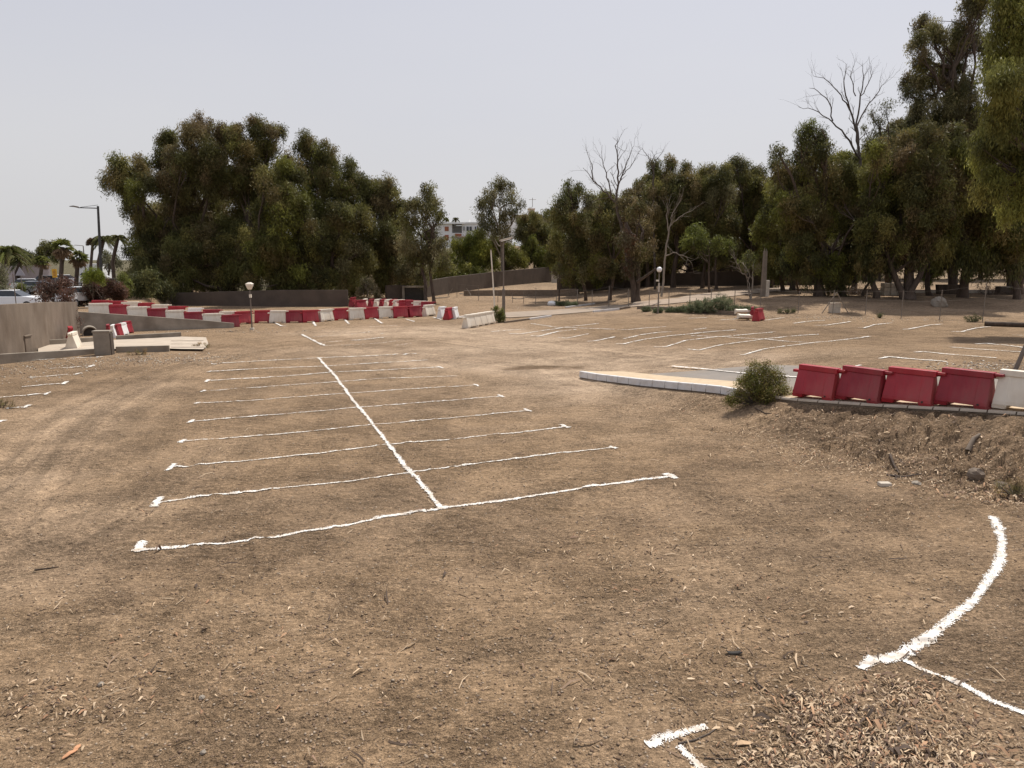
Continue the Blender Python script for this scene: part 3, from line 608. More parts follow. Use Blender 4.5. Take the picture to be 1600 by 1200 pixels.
# foreground row
for k_, (kd, lb) in enumerate((('r', 'bright red plastic barrier beside the green bush, leftmost of the near row'), ('d', 'faded dark red plastic barrier, second from the bush in the near row'), ('r', 'glossy red plastic barrier with a pale sheen, third from the bush'), ('d', 'faded dark red plastic barrier next to the white one in the near row'), ('w', 'cream white plastic barrier at the right edge, end of the near row'))):
    proto_s = 10.55 + k_ * 1.28
    p, d_ = kpos(proto_s); n__ = Vector((-d_.y, d_.x, 0)); q = p + n__ * .42
    barrier(kd, (q.x, q.y, ktop(proto_s)), math.atan2(d_.y, d_.x) - .12 + .03 * (-1) ** k_, lb, 'plastic barriers on the near pavement').scale = (1.25, 1.25, 1)
# row on the ramp and along the far side of the lot
def plan_on(px, A, B):
    u = (px - 800) / FPX  # solve x/y' = u/cosP approx using ground ray
    lo, hi = -1.5, 2.5
    def g(t):
        p = A.lerp(B, t); q = Vector((p.x, p.y, p.z)) - Vector((0, 0, CAMH)); d_ = q.y * math.cos(PITCH) - q.z * math.sin(PITCH); return 800 + FPX * q.x / d_ - px
    for _ in range(40):
        m_ = (lo + hi) / 2
        if (g(m_) > 0) == (g(lo) > 0): lo = m_
        else: hi = m_
    return (lo + hi) / 2
rowA = [(154, 'w'), (182, 'r'), (214, 'w'), (243, 'd'), (272, 'w'), (301, 'd'), (330, 'w'), (359, 'd')]
A = RA + RN * .75; B = RB + RN * .75; 
cnt = 0; ang = math.atan2(-RD.y, -RD.x)
for px, kd in rowA:
    t = plan_on(px, Vector((A.x, A.y, 0.9)), Vector((B.x, B.y, .9 + 1.0))); p = A.lerp(B, t); cnt += 1
    ft = np.interp(px, [140, 169, 197, 228, 257, 287, 316, 347, 372], [472.5, 475, 477.5, 480.5, 483, 486, 488.5, 491, 492.5]); barrier(kd, (p.x, p.y, pt(px, ft, p.y).z - .95), ang + random.uniform(-.05, .05), f'{CN[kd]} barrier above the retaining wall, {ORD[cnt-1]} from the left of the front row', 'barriers of the long front row')
LB = [(380, 506, 'r'), (411, 504, 'r'), (435, 504.5, 'w'), (460, 504, 'd'), (485, 503.5, 'r'), (509, 502, 'w'), (532.5, 500, 'r'), (557, 499.5, 'w'), (579.5, 498, 'r'), (602.5, 497, 'w'), (625.5, 496.5, 'r'), (647.5, 495.5, 'd'), (670, 493.5, 'w')]
PB = [at(a, b_) for a, b_, _ in LB]
for k_, (a, b_, kd) in enumerate(LB):
    p = PB[k_]; d_ = (PB[min(k_ + 1, len(PB) - 1)] - PB[max(0, k_ - 1)]); cnt += 1
    barrier(kd, p, math.atan2(d_.y, d_.x) + random.uniform(-.06, .06), f'{CN[kd]} plastic barrier in the front row across the lot, {ORD[cnt-1]} from the left', 'barriers of the long front row')
# back row on the ramp
rowB = [(157, 'r'), (180, 'r'), (203, 'w'), (224, 'r'), (250, 'w'), (276, 'r'), (304, 'c'), (330, 'd'), (355, 'w')]
A2 = Vector((*at(372, 506).xy, 0)); A2 = RA + RN * 3.2 + RD * (-.3); B2 = RA + RD * RL * 1.12 + RN * 7.0
for k_, (px, kd) in enumerate(rowB):
    t = plan_on(px, Vector((A2.x, A2.y, 0.9)), Vector((B2.x, B2.y, 1.9))); p = A2.lerp(B2, t)
    zt = pt(px, np.interp(px, [156, 187, 212, 236, 263, 290, 317, 343, 367], [469, 470.5, 472, 474, 477, 480, 482, 485, 487.5]), p.y).z - .95
    dd_ = (A2 - B2); barrier(kd, (p.x, p.y, max(0, zt)), math.atan2(dd_.y, dd_.x) + random.uniform(-.06, .06), f'{CN[kd]} plastic barrier in the rear row on the ramp, {ORD[k_]} from the left', 'barriers of the rear row on the ramp')
# jumble behind, towards the wall
rowC = [(552, 479, 'd', .9), (571, 482, 'w', 1.0), (564, 484, 'd', .6), (582, 482, 'd', .9), (591, 482.5, 'w', .9), (599, 482.5, 'd', .9), (607, 483, 'w', .8), (615, 483, 'r', .8), (623, 483.5, 'w', .6), (633, 484, 'r', .3), (644, 485, 'd', .2), (656, 486, 'w', .1), (668, 487.5, 'd', 0)]
for k_, (a, b_, kd, rz) in enumerate(rowC):
    barrier(kd, at(a, b_), rz * 1.55 + random.uniform(-.1, .1), f'{CN[kd]} barrier in the jumbled group near the dark wall, {ORD[k_]} from the left', 'jumbled barriers near the dark wall')
for k_, (a, b_, kd, lb) in enumerate(((691, 497, 'c', 'clean white barrier seen end on beside a red one, right of the long row'), (702, 499, 'r', 'single red barrier seen end on between two white ones, right of the long row'), (711, 498, 'c', 'clean white barrier right of the single end-on red one'))):
    barrier(kd, at(a, b_), 1.15 + .1 * k_, lb, 'barriers seen end on by the lane')
for k_ in range(4):
    a = at(735, 512).lerp(at(763, 506.5), k_ / 3)
    barrier('w', a, .95 + .04 * k_, f'cream white barrier in the short row left of the lamp post, {ORD[k_]} from the left', 'white barriers by the lamp post')
# left: little curved group, single one near the wall
cg = [(170, 527, 'd'), (178, 527.5, 'c'), (186, 526, 'd'), (193, 524, 'c'), (200, 521, 'd')]
for k_, (a, b_, kd) in enumerate(cg):
    o = barrier(kd, at(a, b_), -1.15 - .12 * k_, f'weathered {"white" if kd == "c" else "red"} barrier in the curved group behind the concrete block, {ORD[k_]} from the left', 'curved group of barriers by the ramp wall'); o.scale = (.8, .8, .85)
o = barrier('w', at(116, 546), -1.25, 'cream barrier standing alone end on over the slab near the boundary wall'); 
o = barrier('r', at(112, 536), -1.0, 'red topped barrier mostly hidden behind the lone cream one'); 
# broken barriers by the fence
barrier('w', at(1158, 497) + Vector((0, .3, .5)), 0, 'cream barrier stacked on its side on top of another by the weeds', tip=(R(82), 0, .1)).scale = (1, .9, .62)
barrier('w', at(1161, 500) + Vector((0, .1, .25)), 0, 'cream barrier toppled on its side on the ground by the weeds', tip=(R(84), R(3), .12)).scale = (1, .95, .7)
barrier('d', at(1175, 497), 1.2, 'dark red barrier standing end on behind the toppled cream ones').scale = (.9, 1, .95)
barrier('r', at(1185, 501), .9, 'battered red barrier standing right of the toppled cream ones')

# ------------------------------------------------------------------ left: sunken slab, kerb walls, block, pipe
sheet('concrete_slab', [(60, 556), (180, 549), (262, 548), (318, 549), (326, 540), (322, 530), (283, 529), (180, 534), (60, 540)], M_slab, .12, step=1)
def lowwall(a, b_, h, lb, th=.18, m=M_conc, h2=None):
    A, B = at(*a), at(*b_); wall('low_concrete_wall', [xy(A), xy(B)], [A.z + h, B.z + (h2 if h2 is not None else h)], th, m, lb)
lowwall((-30, 572), (150, 553), .5, 'low concrete kerb wall in front of the slab, left of the block', h2=.28)
lowwall((182, 551), (265, 549), .32, 'low concrete kerb wall in front of the slab, right of the block')
lowwall((45, 543), (150, 536), .35, 'rear concrete kerb wall of the slab meeting the boundary wall', h2=.35)
lowwall((182, 533), (283, 527), .32, 'rear concrete kerb wall of the slab behind the block, ending free')
for k_ in range(3):   # ribs across the slab's rounded end
    P = [at(268, 546 - k_ * 5), at(322 - k_ * 2, 546.5 - k_ * 5.5)]; MBx = MB(); MBx.tube([p + Vector((0, 0, .1)) for p in P], .05, 8); tag(MBx.build('slab_rib', M_slab), f'pale rounded rib across the end of the slab, {ORD[k_]} from the front', 'concrete rib', 'ribs of the pale slab')
p = at(164, 554.5); root = empty('concrete_cabinet', p, .12); root.scale = (.74, .74, .79); tag(root, 'upright grey concrete service block with a darker cap lip beside the slab', 'concrete block')
mb = MB(); mb.box(-.56, .50, -.28, .28, -.1, 1.46); mb.build('body', M_conc, root, bevel=.02)
MB().box(-.60, .54, -.32, .32, 1.463, 1.58).build('cap', M_conc, root, bevel=.015)
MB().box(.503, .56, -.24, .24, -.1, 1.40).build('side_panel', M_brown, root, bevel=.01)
p = at(35, 553); root = empty('block_pillar', p, .1); tag(root, 'squat stained concrete pillar against the foot of the boundary wall', 'pillar')
MB().box(-.36, .36, -.3, .3, -.1, .88).build('shaft', M_wall, root, bevel=.03); MB().box(-.40, .40, -.34, .34, .883, .97).build('cap', M_wall, root, bevel=.02)
p = at(141, 524); root = empty('drain_pipe', p - Vector((0, 0, .22)), .55); root.scale = (.72, .5, .72); tag(root, 'large dark concrete drain pipe mouth by the corner of the boundary wall', 'pipe')
mb = MB(); n_ = 24
def rg(r, yy): return [Vector((r * math.cos(a_ / n_ * 6.283), yy, .5 + r * math.sin(a_ / n_ * 6.283))) for a_ in range(n_)]
mb.loft([rg(.62, -.7), rg(.62, 1.5), rg(.52, 1.5), rg(.52, -.7), rg(.62, -.7)], cap=False); mb.build('pipe_ring', M_conc, root, smooth=True); MB().tube([(0, -.45, .5), (0, -.35, .5)], .515, 24).build('shade_disc', M_dark, root)  # dark disc near the mouth stands in for shade inside the pipe

# ------------------------------------------------------------------ lamp posts, poles, fence
def lamp_globe(px, py, h, label):
    p = at(px, py); r = empty('lamp_post', p); tag(r, label, 'lamp post')
    MB().tube([(0, 0, -.1), (0, 0, h * .45), (0, 0, h - .3)], [.07, .06, .045], 10).build('pole', M_steel, r)
    MB().ball((0, 0, h), .23, 1, 20, 14).build('globe', M_globe, r, smooth=True); MB().tube([(0, 0, h - .32), (0, 0, h - .2)], [.06, .12], 12).build('collar', M_steel, r)
    MB().box(-.25, -.02, -.05, .05, h - 1.0, h - .86).build('bracket', M_wht, r); MB().box(-.09, .07, -.10, -.065, h - 1.9, h - 1.15).build('notice', M_stone, r)
lamp_globe(1028, 490, 3.75, 'park lamp with a white opal globe standing at the weeds by the grove')
p = at(394, 515); r = empty('lamp_post', p); tag(r, 'short lamp post with a cream lantern head in front of the barriers', 'lamp post')
MB().tube([(0, 0, -.1), (0, 0, 2.7)], [.05, .04], 10).build('pole', M_pole, r); MB().box(-.13, .13, -.13, .13, -.1, .12).build('plinth', M_stone, r, bevel=.02)
mb = MB(); mb.loft([[Vector((sx_ * a_, sy_ * a_, z_)) for sx_, sy_ in ((-1, -1), (1, -1), (1, 1), (-1, 1))] for a_, z_ in ((.10, 2.75), (.2, 3.02), (.2, 3.12))]); mb.build('lantern', M_wht, r, bevel=.01)
mb = MB(); mb.loft([[Vector((sx_ * a_, sy_ * a_, z_)) for sx_, sy_ in ((-1, -1), (1, -1), (1, 1), (-1, 1))] for a_, z_ in ((.23, 3.123), (.08, 3.24))]); mb.build('lantern_roof', M_wht, r)
MB().box(-.05, .09, -.09, .05, 2.2, 2.42).build('junction_box', M_wht, r)
p = at(787, 500); r = empty('street_lamp', p); tag(r, 'tall thin street lamp with a glazed head rising from the shrub in mid lot', 'street lamp')
hh = pt(787, 375, p.y).z - p.z
MB().tube([(0, 0, -.1), (0, 0, 2.4), (0, 0, 2.5), (0, 0, hh)], [.135, .125, .06, .045], 10).build('pole', M_pole, r)
mb = MB(); mb.box(-.42, .62, -.16, .16, 0, .1); o = mb.build('lamp_head', M_stone, r, bevel=.03, loc=(0.1, 0, hh)); o.rotation_euler = (0, -.25, 0)
o = MB().box(-.3, .5, -.13, .13, -.05, -.003).build('lens', M_globe, r, loc=(.1, 0, hh)); o.rotation_euler = (0, -.25, 0)
p = at(774, 495); r = empty('leaning_pole', p); tag(r, 'thin leaning weathered pole with flaking white paint beside the street lamp', 'pole')
q = pt(767, 391, p.y) - p; MB().tube([(0, 0, -.1), q * .5, q], [.075, .06, .055], 8).build('shaft', M_wht, r); MB().tube([q * .998, q * 1.015], .07, 8).build('end_cap', M_pole, r)
p = onground(1190, 74); r = empty('concrete_post', p); M_post = mat('post_concrete', (.20, .165, .13), .9, .2, 3); tag(r, 'stout bare concrete post with bolts on top at the edge of the grove', 'post')
hh = pt(1190, 392, 74).z - p.z; mb = MB(); mb.loft([[Vector((a_, -.26, z_)), Vector((b__, -.26, z_)), Vector((b__, .2, z_)), Vector((a_, .2, z_))] for a_, b__, z_ in ((-.25, .22, -.1), (-.16, .13, hh))]); mb.build('shaft', M_post, r, bevel=.02)
MB().box(.16, .52, -.3, .15, -.1, 1.6).build('footing', M_stone, r, bevel=.05); MB().tube([(-.1, 0, hh), (-.1, 0, hh + .3)], .03, 6).build('bolt', M_steel, r); MB().tube([(.08, 0, hh), (.08, 0, hh + .22)], .03, 6).build('bolt', M_steel, r)

def fence(posts, label, htop):
    A = [at(a, b_) for a, b_ in posts]; r = empty('wire_fence', A[0]); tag(r, label, 'fence')
    tops = []
    for p, h in zip(A, htop):
        q = p - A[0]; lean = Vector((random.uniform(-.04, .04), 0, 0)); MB().tube([q - Vector((0, 0, .1)), q + lean + Vector((0, 0, h))], .032, 6).build('post', M_steel, r); tops.append((q, q + lean, h))
    mb = MB()
    for (q0, l0, h0), (q1, l1, h1) in zip(tops[:-1], tops[1:]):
        for z_ in (.97, .62, .3):
            a = l0 + Vector((0, 0, h0 * z_)); b__ = l1 + Vector((0, 0, h1 * z_)); m_ = (a + b__) / 2 - Vector((0, 0, .04)); mb.tube([a, m_, b__], .006, 4)
    mb.build('wires', M_steel, r)
fence([(714, 465), (748, 470), (778, 472), (801, 473), (818, 474), (837, 475), (870, 476.5), (902, 478)], 'thin wire fence on slim posts crossing the waste ground behind the street lamp', [1.7, 1.75, 1.1, 1.1, 1.4, 1.75, 1.2, 1.7])
fence([(902, 478), (925, 479), (951, 480), (982, 481)], 'short wire fence stretch on slim posts beside the lane entrance', [1.7, 1.7, 2.1, 1.8])
fence([(1014, 483), (1045, 484), (1077, 485), (1110, 485), (1147, 486), (1187, 487), (1247, 489), (1301, 491), (1352, 491), (1408, 497), (1468, 499), (1535, 502), (1612, 506)], 'long wire fence on slim rusty posts between the lot and the grove', [1.6, 1.7, 1.8, 1.9, 1.8, 1.95, 1.85, 2.0, 2.0, 2.2, 2.3, 2.9, 2.5])
p = at(1303, 489); r = empty('utility_box', p + Vector((.15, .3, 0))); tag(r, 'pale utility box on the ground between the braces of a fence post', 'box')
MB().box(-.42, .42, -.25, .25, -.05, .78).build('body', M_stone, r, bevel=.02); MB().box(-.46, .46, -.29, .29, .783, .84).build('lid', M_slab, r, bevel=.01)
r = empty('fence_brace', p); tag(r, 'pair of pale diagonal braces propping the fence post over the utility box', 'brace')
for s_ in (-1, 1): MB().tube([(s_ * 1.15, -.25, -.05), (0, -.25, 1.75)], .04, 6).build('strut', M_pale, r)

# ------------------------------------------------------------------ foliage
def leaves(centres, radii, n_each, size, tints, sig, droop=0.8, seedn=0, asp=.25, sq=(1, 1, 1), per=45, hollow=.45):
    """clustered leaves through the volume of the given balls; centres local"""
    rg_ = np.random.default_rng(seedn + 100); Vs = []; Cs = []; CC = []
    for c, r, n_ in zip(centres, radii, n_each):
        nc = max(2, int(n_ / per)); d_ = rg_.normal(0, 1, (nc, 3)); d_ /= np.linalg.norm(d_, axis=1)[:, None]
        ct_ = None
        rad = r * (hollow + (1 - hollow) * rg_.random(nc) ** .6); cc = np.array(c) + d_ * np.maximum(rad[:, None] - sig * .35, r * .3) * np.array(sq)
        if r > 1.0:   # foliage gathers in billows round the crown
            nl = int(np.clip(r * r * 2.4, 7, 24)); ld = rg_.normal(0, 1, (nl, 3)) + (0, 0, .25); ld /= np.linalg.norm(ld, axis=1)[:, None]
            lc = np.array(c) + ld * r * rg_.uniform(.45, .75, (nl, 1)); lr = r * rg_.uniform(.24, .50, nl); li = rg_.choice(nl, nc, p=lr ** 2 / (lr ** 2).sum())
            an = rg_.uniform(.75, 1.3, (nl, 3)) * (1, 1, 1.15); loose = np.where(rg_.random((nc, 1)) < .30, rg_.uniform(1.0, 1.6, (nc, 1)), 1)
            cc = lc[li] + d_ * an[li] * loose * np.maximum(lr[li][:, None] * (.5 + .5 * rg_.random((nc, 1))) - sig * .2, .1)
            lt = [np.array(tints[rg_.integers(0, len(tints))]) * rg_.uniform(.75, 1.5) * np.array((1.08, 1.0, .86)) for _ in range(nl)]; ct_ = [lt[q] for q in li]
        CC.append(cc)
        for k_ in range(nc):
            m_ = max(6, int(per * (.5 + rg_.random()))); ct = (ct_[k_] if ct_ else np.array(tints[rg_.integers(0, len(tints))])) * (.62 + .8 * rg_.random())
            s_ = sig * (.5 + .6 * rg_.random())
            U_ = rg_.normal(0, 1, (m_, 3)); U_ = U_ / np.linalg.norm(U_, axis=1)[:, None] * rg_.random((m_, 1)) ** .5 * 1.75; P_ = cc[k_] + U_ * (s_, s_, s_ * 1.05) - np.array([0, 0, 1]) * np.maximum(0, U_[:, 2:3] * -.6) * s_ * droop
            D_ = rg_.normal(0, .55, (m_, 3)) + (0, 0, -droop) + d_[k_] * .35; D_ /= np.linalg.norm(D_, axis=1)[:, None]
            Q_ = np.cross(D_, rg_.normal(0, 1, (m_, 3))); Q_ /= np.linalg.norm(Q_, axis=1)[:, None] + 1e-9
            l_ = size * (.55 + .9 * rg_.random((m_, 1))); w__ = l_ * asp * (.7 + .6 * rg_.random((m_, 1)))
            V = np.stack([P_ - D_ * l_ / 2, P_ + Q_ * w__ / 2 - D_ * l_ * .08, P_ + D_ * l_ / 2, P_ - Q_ * w__ / 2 - D_ * l_ * .08], 1)
            Vs.append(V.reshape(-1, 3)); Cs.append(np.repeat(ct * (.8 + .4 * rg_.random((m_, 1))), 4, 0))
    V = np.concatenate(Vs); return V, np.arange(len(V)).reshape(-1, 4), np.concatenate(Cs), CC
def leaf_obj(name, parent, *a, m=None, **k):
    V, F, Cl, CC = leaves(*a, **k); return link(name, mesh_np(name, V, F, Cl), m or M_leaf, parent), CC
def tubes_np(name, segs, m, parent, n_=6):
    """segs: list of (pts, radii)"""
    Vs, Fs, o_ = [], [], 0
    for pts_, rad in segs:
        pts_ = np.array(pts_, float); t_ = np.gradient(pts_, axis=0); t_ /= np.linalg.norm(t_, axis=1)[:, None] + 1e-9
        a_ = np.cross(t_, (0.31, .9, .13)); a_ /= np.linalg.norm(a_, axis=1)[:, None] + 1e-9; b__ = np.cross(t_, a_)
        th = np.arange(n_) / n_ * 6.2832
        V = pts_[:, None] + (a_[:, None] * np.cos(th)[None, :, None] + b__[:, None] * np.sin(th)[None, :, None]) * np.array(rad)[:, None, None]
        k_ = len(pts_); i_, j_ = np.meshgrid(np.arange(k_ - 1), np.arange(n_), indexing='ij'); j2_ = (j_ + 1) % n_
        Fs.append(np.stack([i_ * n_ + j_, i_ * n_ + j2_, (i_ + 1) * n_ + j2_, (i_ + 1) * n_ + j_], -1).reshape(-1, 4) + o_); Vs.append(V.reshape(-1, 3)); o_ += k_ * n_
    return link(name, mesh_np(name, np.concatenate(Vs), np.concatenate(Fs), None, True), m, parent)
def bend(a, b_, k_=5, amp=.08, rg_=None):
    a, b_ = np.array(a, float), np.array(b_, float); rg_ = rg_ or rng; L_ = np.linalg.norm(b_ - a); t_ = np.linspace(0, 1, k_)[:, None]
    o_ = rg_.normal(0, 1, (1, 3)) * amp * L_; w_ = rg_.normal(0, 1, (k_, 3)) * amp * .25 * L_; w_[0] = w_[-1] = 0
    return a + (b_ - a) * t_ + o_ * np.sin(t_ * math.pi) + w_
OLIVE = [(0.125, 0.130, 0.046), (0.098, 0.105, 0.040), (0.160, 0.155, 0.058), (0.075, 0.080, 0.034), (0.140, 0.120, 0.055)]
BROWN = [(0.138, 0.114, 0.064), (0.120, 0.105, 0.055), (0.110, 0.108, 0.048), (0.148, 0.118, 0.070)]
GREEN = [(0.140, 0.155, 0.040), (0.115, 0.130, 0.034), (0.180, 0.185, 0.050), (0.110, 0.112, 0.038)]
BRIGHT = [(0.150, 0.170, 0.036), (0.120, 0.140, 0.032), (0.190, 0.205, 0.048), (0.105, 0.115, 0.034)]
GREY = [(0.165, 0.160, 0.090), (0.130, 0.130, 0.068), (0.200, 0.190, 0.115), (0.100, 0.098, 0.052)]
tree_i = 0
def tree(label, base, Y, blobs, tints, dens=1.0, leaf=.29, trunk=.35, bark=None, trunks=None, name='eucalyptus_tree', group=None, sig=.42, droop=.7, lean=None, cat='tree', asp=.21):
    """base: px column of the foot; blobs: (px, py, r_px[, dY]) at depth Y"""
    global tree_i; tree_i += 1; rg_ = np.random.default_rng(tree_i * 13 + 5)
    g = onground(base, Y); r = empty(name, g); tag(r, label, cat, group); G0 = np.array(g)
    cs, rs = [], []
    for bl in blobs:
        dy_ = bl[3] if len(bl) > 3 else rg_.uniform(-2.2, 2.2); p = np.array(pt(bl[0], bl[1], Y + dy_)) - G0; rr_ = bl[2] * (Y + dy_) / FPX * 1.07
        cs.append(p); rs.append(rr_)
    ns = [int(1250 * dens * r_ ** 2 * (.34 / leaf) ** 2) + 30 for r_ in rs]
    o, CC = leaf_obj('crown', r, cs, rs, ns, leaf, tints, sig * 1.2, droop=droop, seedn=tree_i, asp=asp, per=70)
    segs = []; bk = bark or M_bark
    cen = np.average(np.array(cs), axis=0, weights=rs); lowz = min(c[2] - q for c, q in zip(cs, rs))
    tops = []
    for tr_ in (trunks or [None]):
        if tr_ is None: tgt = cen * (.75, .75, 1); st_ = np.array([0, 0, -.2]); rd_ = trunk
        else: st_ = np.array([tr_[0], 0, -.2]); tgt = np.array([tr_[1], 0, tr_[2]]); rd_ = tr_[3]
        P_ = bend(st_, tgt, 8, .035, rg_); segs.append((P_, np.linspace(rd_, rd_ * .45, 8) * np.concatenate([[1.35], np.ones(7)]))); tops.append((P_, rd_))
    for c, q, cc in zip(cs, rs, CC):
        P_, rd_ = tops[rg_.integers(0, len(tops))]; k_ = rg_.integers(3, 8)
        L_ = bend(P_[k_], c, 6, .09, rg_); segs.append((L_, np.linspace(rd_ * .45, rd_ * .14, 6)))
        for m_ in rg_.choice(len(cc), min(len(cc), 7), replace=False):
            segs.append((bend(L_[rg_.integers(3, 6)], cc[m_], 4, .1, rg_), np.linspace(rd_ * .16, .018, 4)))
    tubes_np('trunk', segs, bk, r)
    return r
def egg(px, top, bot, w_, n_=9, seed=0):
    """auto crown: balls filling an egg between the pixel rows top and bot"""
    rn = random.Random(seed); out = []; h = bot - top
    for k_ in range(n_):
        t_ = (k_ + .5) / n_; wy = w_ * (.35 + .65 * math.sin(min(1, t_ * 1.25) * math.pi * .62)); r_ = rn.uniform(.20, .30) * min(w_ * 1.0, h) * (.8 + .3 * t_)
        out.append((px + rn.uniform(-1, 1) * max(0, wy / 2 - r_ * .6), top + r_ * .9 + t_ * (h - 1.6 * r_), r_))
    return out
gL = 'trees of the dark clump on the left'; gM = 'trees of the grove on the right'
# left clump (behind the wall)
tree('outer eucalyptus with green lobes on the far left of the dark clump', 240, 84, [(188, 272, 26), (215, 262, 22), (178, 290, 18), (222, 292, 24), (205, 318, 18), (212, 340, 16), (238, 350, 18), (232, 365, 26), (215, 395, 24), (240, 410, 26), (210, 432, 20), (238, 445, 24), (250, 380, 28)], OLIVE + GREEN[:1], 1.15, trunk=.4, group=gL)
tree('tallest reddish brown eucalyptus in the dark clump left of centre', 300, 86, [(268, 228, 22), (290, 208, 20), (318, 200, 20), (340, 215, 20), (258, 258, 22), (285, 255, 28), (320, 245, 30), (270, 295, 28), (305, 295, 34), (335, 280, 30), (290, 335, 34), (325, 335, 34), (300, 380, 36), (270, 365, 24), (335, 385, 32)], BROWN + OLIVE[:2], 1.2, trunk=.5, group=gL)
tree('high eucalyptus with a domed crown beside the tallest brown one', 395, 87, [(372, 212, 20), (400, 203, 19), (420, 214, 18), (437, 208, 10), (385, 240, 26), (415, 242, 22), (372, 275, 28), (405, 280, 28), (390, 320, 34), (370, 360, 34), (410, 365, 30)], OLIVE + BROWN[:1], 1.2, trunk=.45, group=gL)
tree('front eucalyptus with lit yellow-green top and hanging curtains of leaves', 430, 80, [(438, 270, 22), (418, 285, 20), (460, 278, 20), (430, 310, 28), (465, 310, 26), (440, 345, 32), (410, 350, 28), (470, 355, 26), (430, 395, 34), (465, 400, 30), (400, 400, 28), (440, 430, 26)], OLIVE + GREEN[:2], 1.2, trunk=.4, group=gL)
tree('broad pointed eucalyptus behind the front one in the dark clump', 505, 90, [(485, 225, 15), (475, 240, 18), (505, 238, 18), (520, 255, 18), (490, 262, 24), (515, 285, 26), (545, 258, 12), (545, 290, 20), (490, 300, 28), (530, 320, 30), (500, 345, 32), (540, 360, 32)], OLIVE + GREEN[:1], 1.15, trunk=.4, group=gL)
tree('dull olive eucalyptus in the lower middle of the dark clump', 520, 82, [(530, 345, 26), (500, 370, 30), (530, 390, 32), (500, 410, 30), (555, 400, 28), (540, 430, 24), (490, 435, 22), (565, 345, 24)], OLIVE + GREY[:1], 1.2, trunk=.35, group=gL)
tree('sloping grey-brown eucalyptus towards the right end of the dark clump', 590, 88, [(562, 290, 18), (580, 300, 20), (598, 290, 14), (610, 305, 18), (575, 325, 26), (605, 335, 26), (590, 365, 30), (620, 360, 22), (575, 395, 30), (610, 395, 28), (625, 330, 16), (600, 425, 24), (630, 420, 22)], OLIVE + BROWN[:2], 1.15, trunk=.35, group=gL)
tree('dark shaded eucalyptus behind the lamp with the cream lantern', 350, 82, [(350, 400, 34), (320, 420, 32), (380, 415, 32), (290, 430, 30), (350, 440, 26), (405, 430, 26), (270, 405, 26), (315, 385, 30), (375, 380, 28)], OLIVE[1:4] + BROWN[1:2], 1.4, trunk=.45, group=gL)
tree('bushy low tree at the foot of the clump near the hedge', 262, 80, [(255, 430, 24), (235, 455, 18), (275, 450, 22), (220, 425, 18)], OLIVE[1:4], 1.3, trunk=.2, group=gL)
tree('dark scrub closing the left foot of the clump behind the barriers', 215, 74, [(205, 452, 12), (222, 450, 13), (240, 452, 13), (258, 454, 12), (212, 440, 12), (235, 438, 14), (190, 456, 8)], OLIVE[1:4], 1.3, .3, .1, group=gL)
tree('low scrubby tree hanging over the dark wall in the clump', 470, 79, [(455, 440, 22), (480, 445, 18), (425, 445, 20), (505, 440, 20), (395, 448, 16)], OLIVE[1:], 1.3, trunk=.15, group=gL)
tree('twin-trunk eucalyptus with airy grey crown at the right end of the clump', 672, 80, [(665, 306, 15), (680, 322, 14), (650, 325, 16), (668, 335, 16), (688, 338, 9), (640, 350, 20), (665, 362, 18), (680, 385, 16), (645, 385, 24), (668, 405, 20), (640, 415, 22), (690, 410, 14), (655, 430, 16)], GREY + OLIVE[:2], .8, trunk=.28, bark=M_bark, trunks=[(-.4, -1.2, 6.5, .24), (.5, .4, 8, .2)], group=gL)
tree('small brown sapling leaning over the jumbled barriers', 578, 74, [(572, 440, 9), (583, 450, 9), (565, 455, 8), (588, 460, 7)], BROWN, .8, .25, .07, name='sapling', sig=.25)
tree('dark lower trees at the right of the clump behind the wall stub', 620, 92, [(610, 430, 24), (640, 440, 18), (590, 440, 22), (655, 445, 12), (560, 440, 24)], OLIVE[1:4], 1.2, trunk=.2, group=gL)
# middle
tree('tall airy eucalyptus with a rounded grey crown standing alone in mid picture', 790, 116, [(778, 290, 13), (790, 296, 12), (765, 305, 13), (800, 312, 12), (748, 322, 12), (775, 322, 14), (812, 322, 8), (760, 340, 14), (790, 338, 14), (803, 332, 9), (775, 358, 12), (755, 355, 9), (790, 365, 11)], GREY + OLIVE[:1], .62, .36, trunk=.28, bark=M_pale, sig=.5)
for k_, (b_, Y_, bl, tn, lb) in enumerate(((730, 112, [(720, 395, 18), (740, 385, 18), (755, 400, 18), (752, 376, 12), (735, 374, 9), (705, 410, 18), (725, 418, 18), (748, 420, 16)], BRIGHT, 'bright green shrub mass rising left of the lamp post above the wall'), (690, 106, [(700, 425, 16), (715, 432, 13), (685, 430, 14), (735, 430, 14), (690, 412, 12)], GREEN, 'olive shrub trailing over the wall right of the clump'),
     (790, 124, [(775, 388, 18), (795, 398, 18), (770, 408, 18), (810, 405, 16), (790, 415, 15)], GREEN, 'dull green shrub directly behind the street lamp'), (830, 128, [(828, 385, 16), (845, 400, 16), (825, 405, 15), (845, 412, 12), (860, 405, 14)], BRIGHT + OLIVE[:2], 'green shrub between the street lamp and the grove'),
     (830, 132, [(822, 345, 13), (838, 348, 13), (850, 358, 14), (828, 365, 16), (848, 378, 15), (812, 368, 12), (865, 365, 12)], GREY + OLIVE, 'grey-green tree top in front of the terracotta house'), (760, 134, [(735, 402, 14), (765, 385, 14), (745, 370, 9)], BRIGHT[:2] + GREEN, 'green shrub below the white villa'))):
    tree(lb, b_, Y_, bl, tn, 1.2, .38, .14, name='shrub' if 'shrub' in lb else 'eucalyptus_tree', cat='shrub' if 'shrub' in lb else 'tree', group='shrubs behind the perimeter wall' if 'shrub' in lb else None)
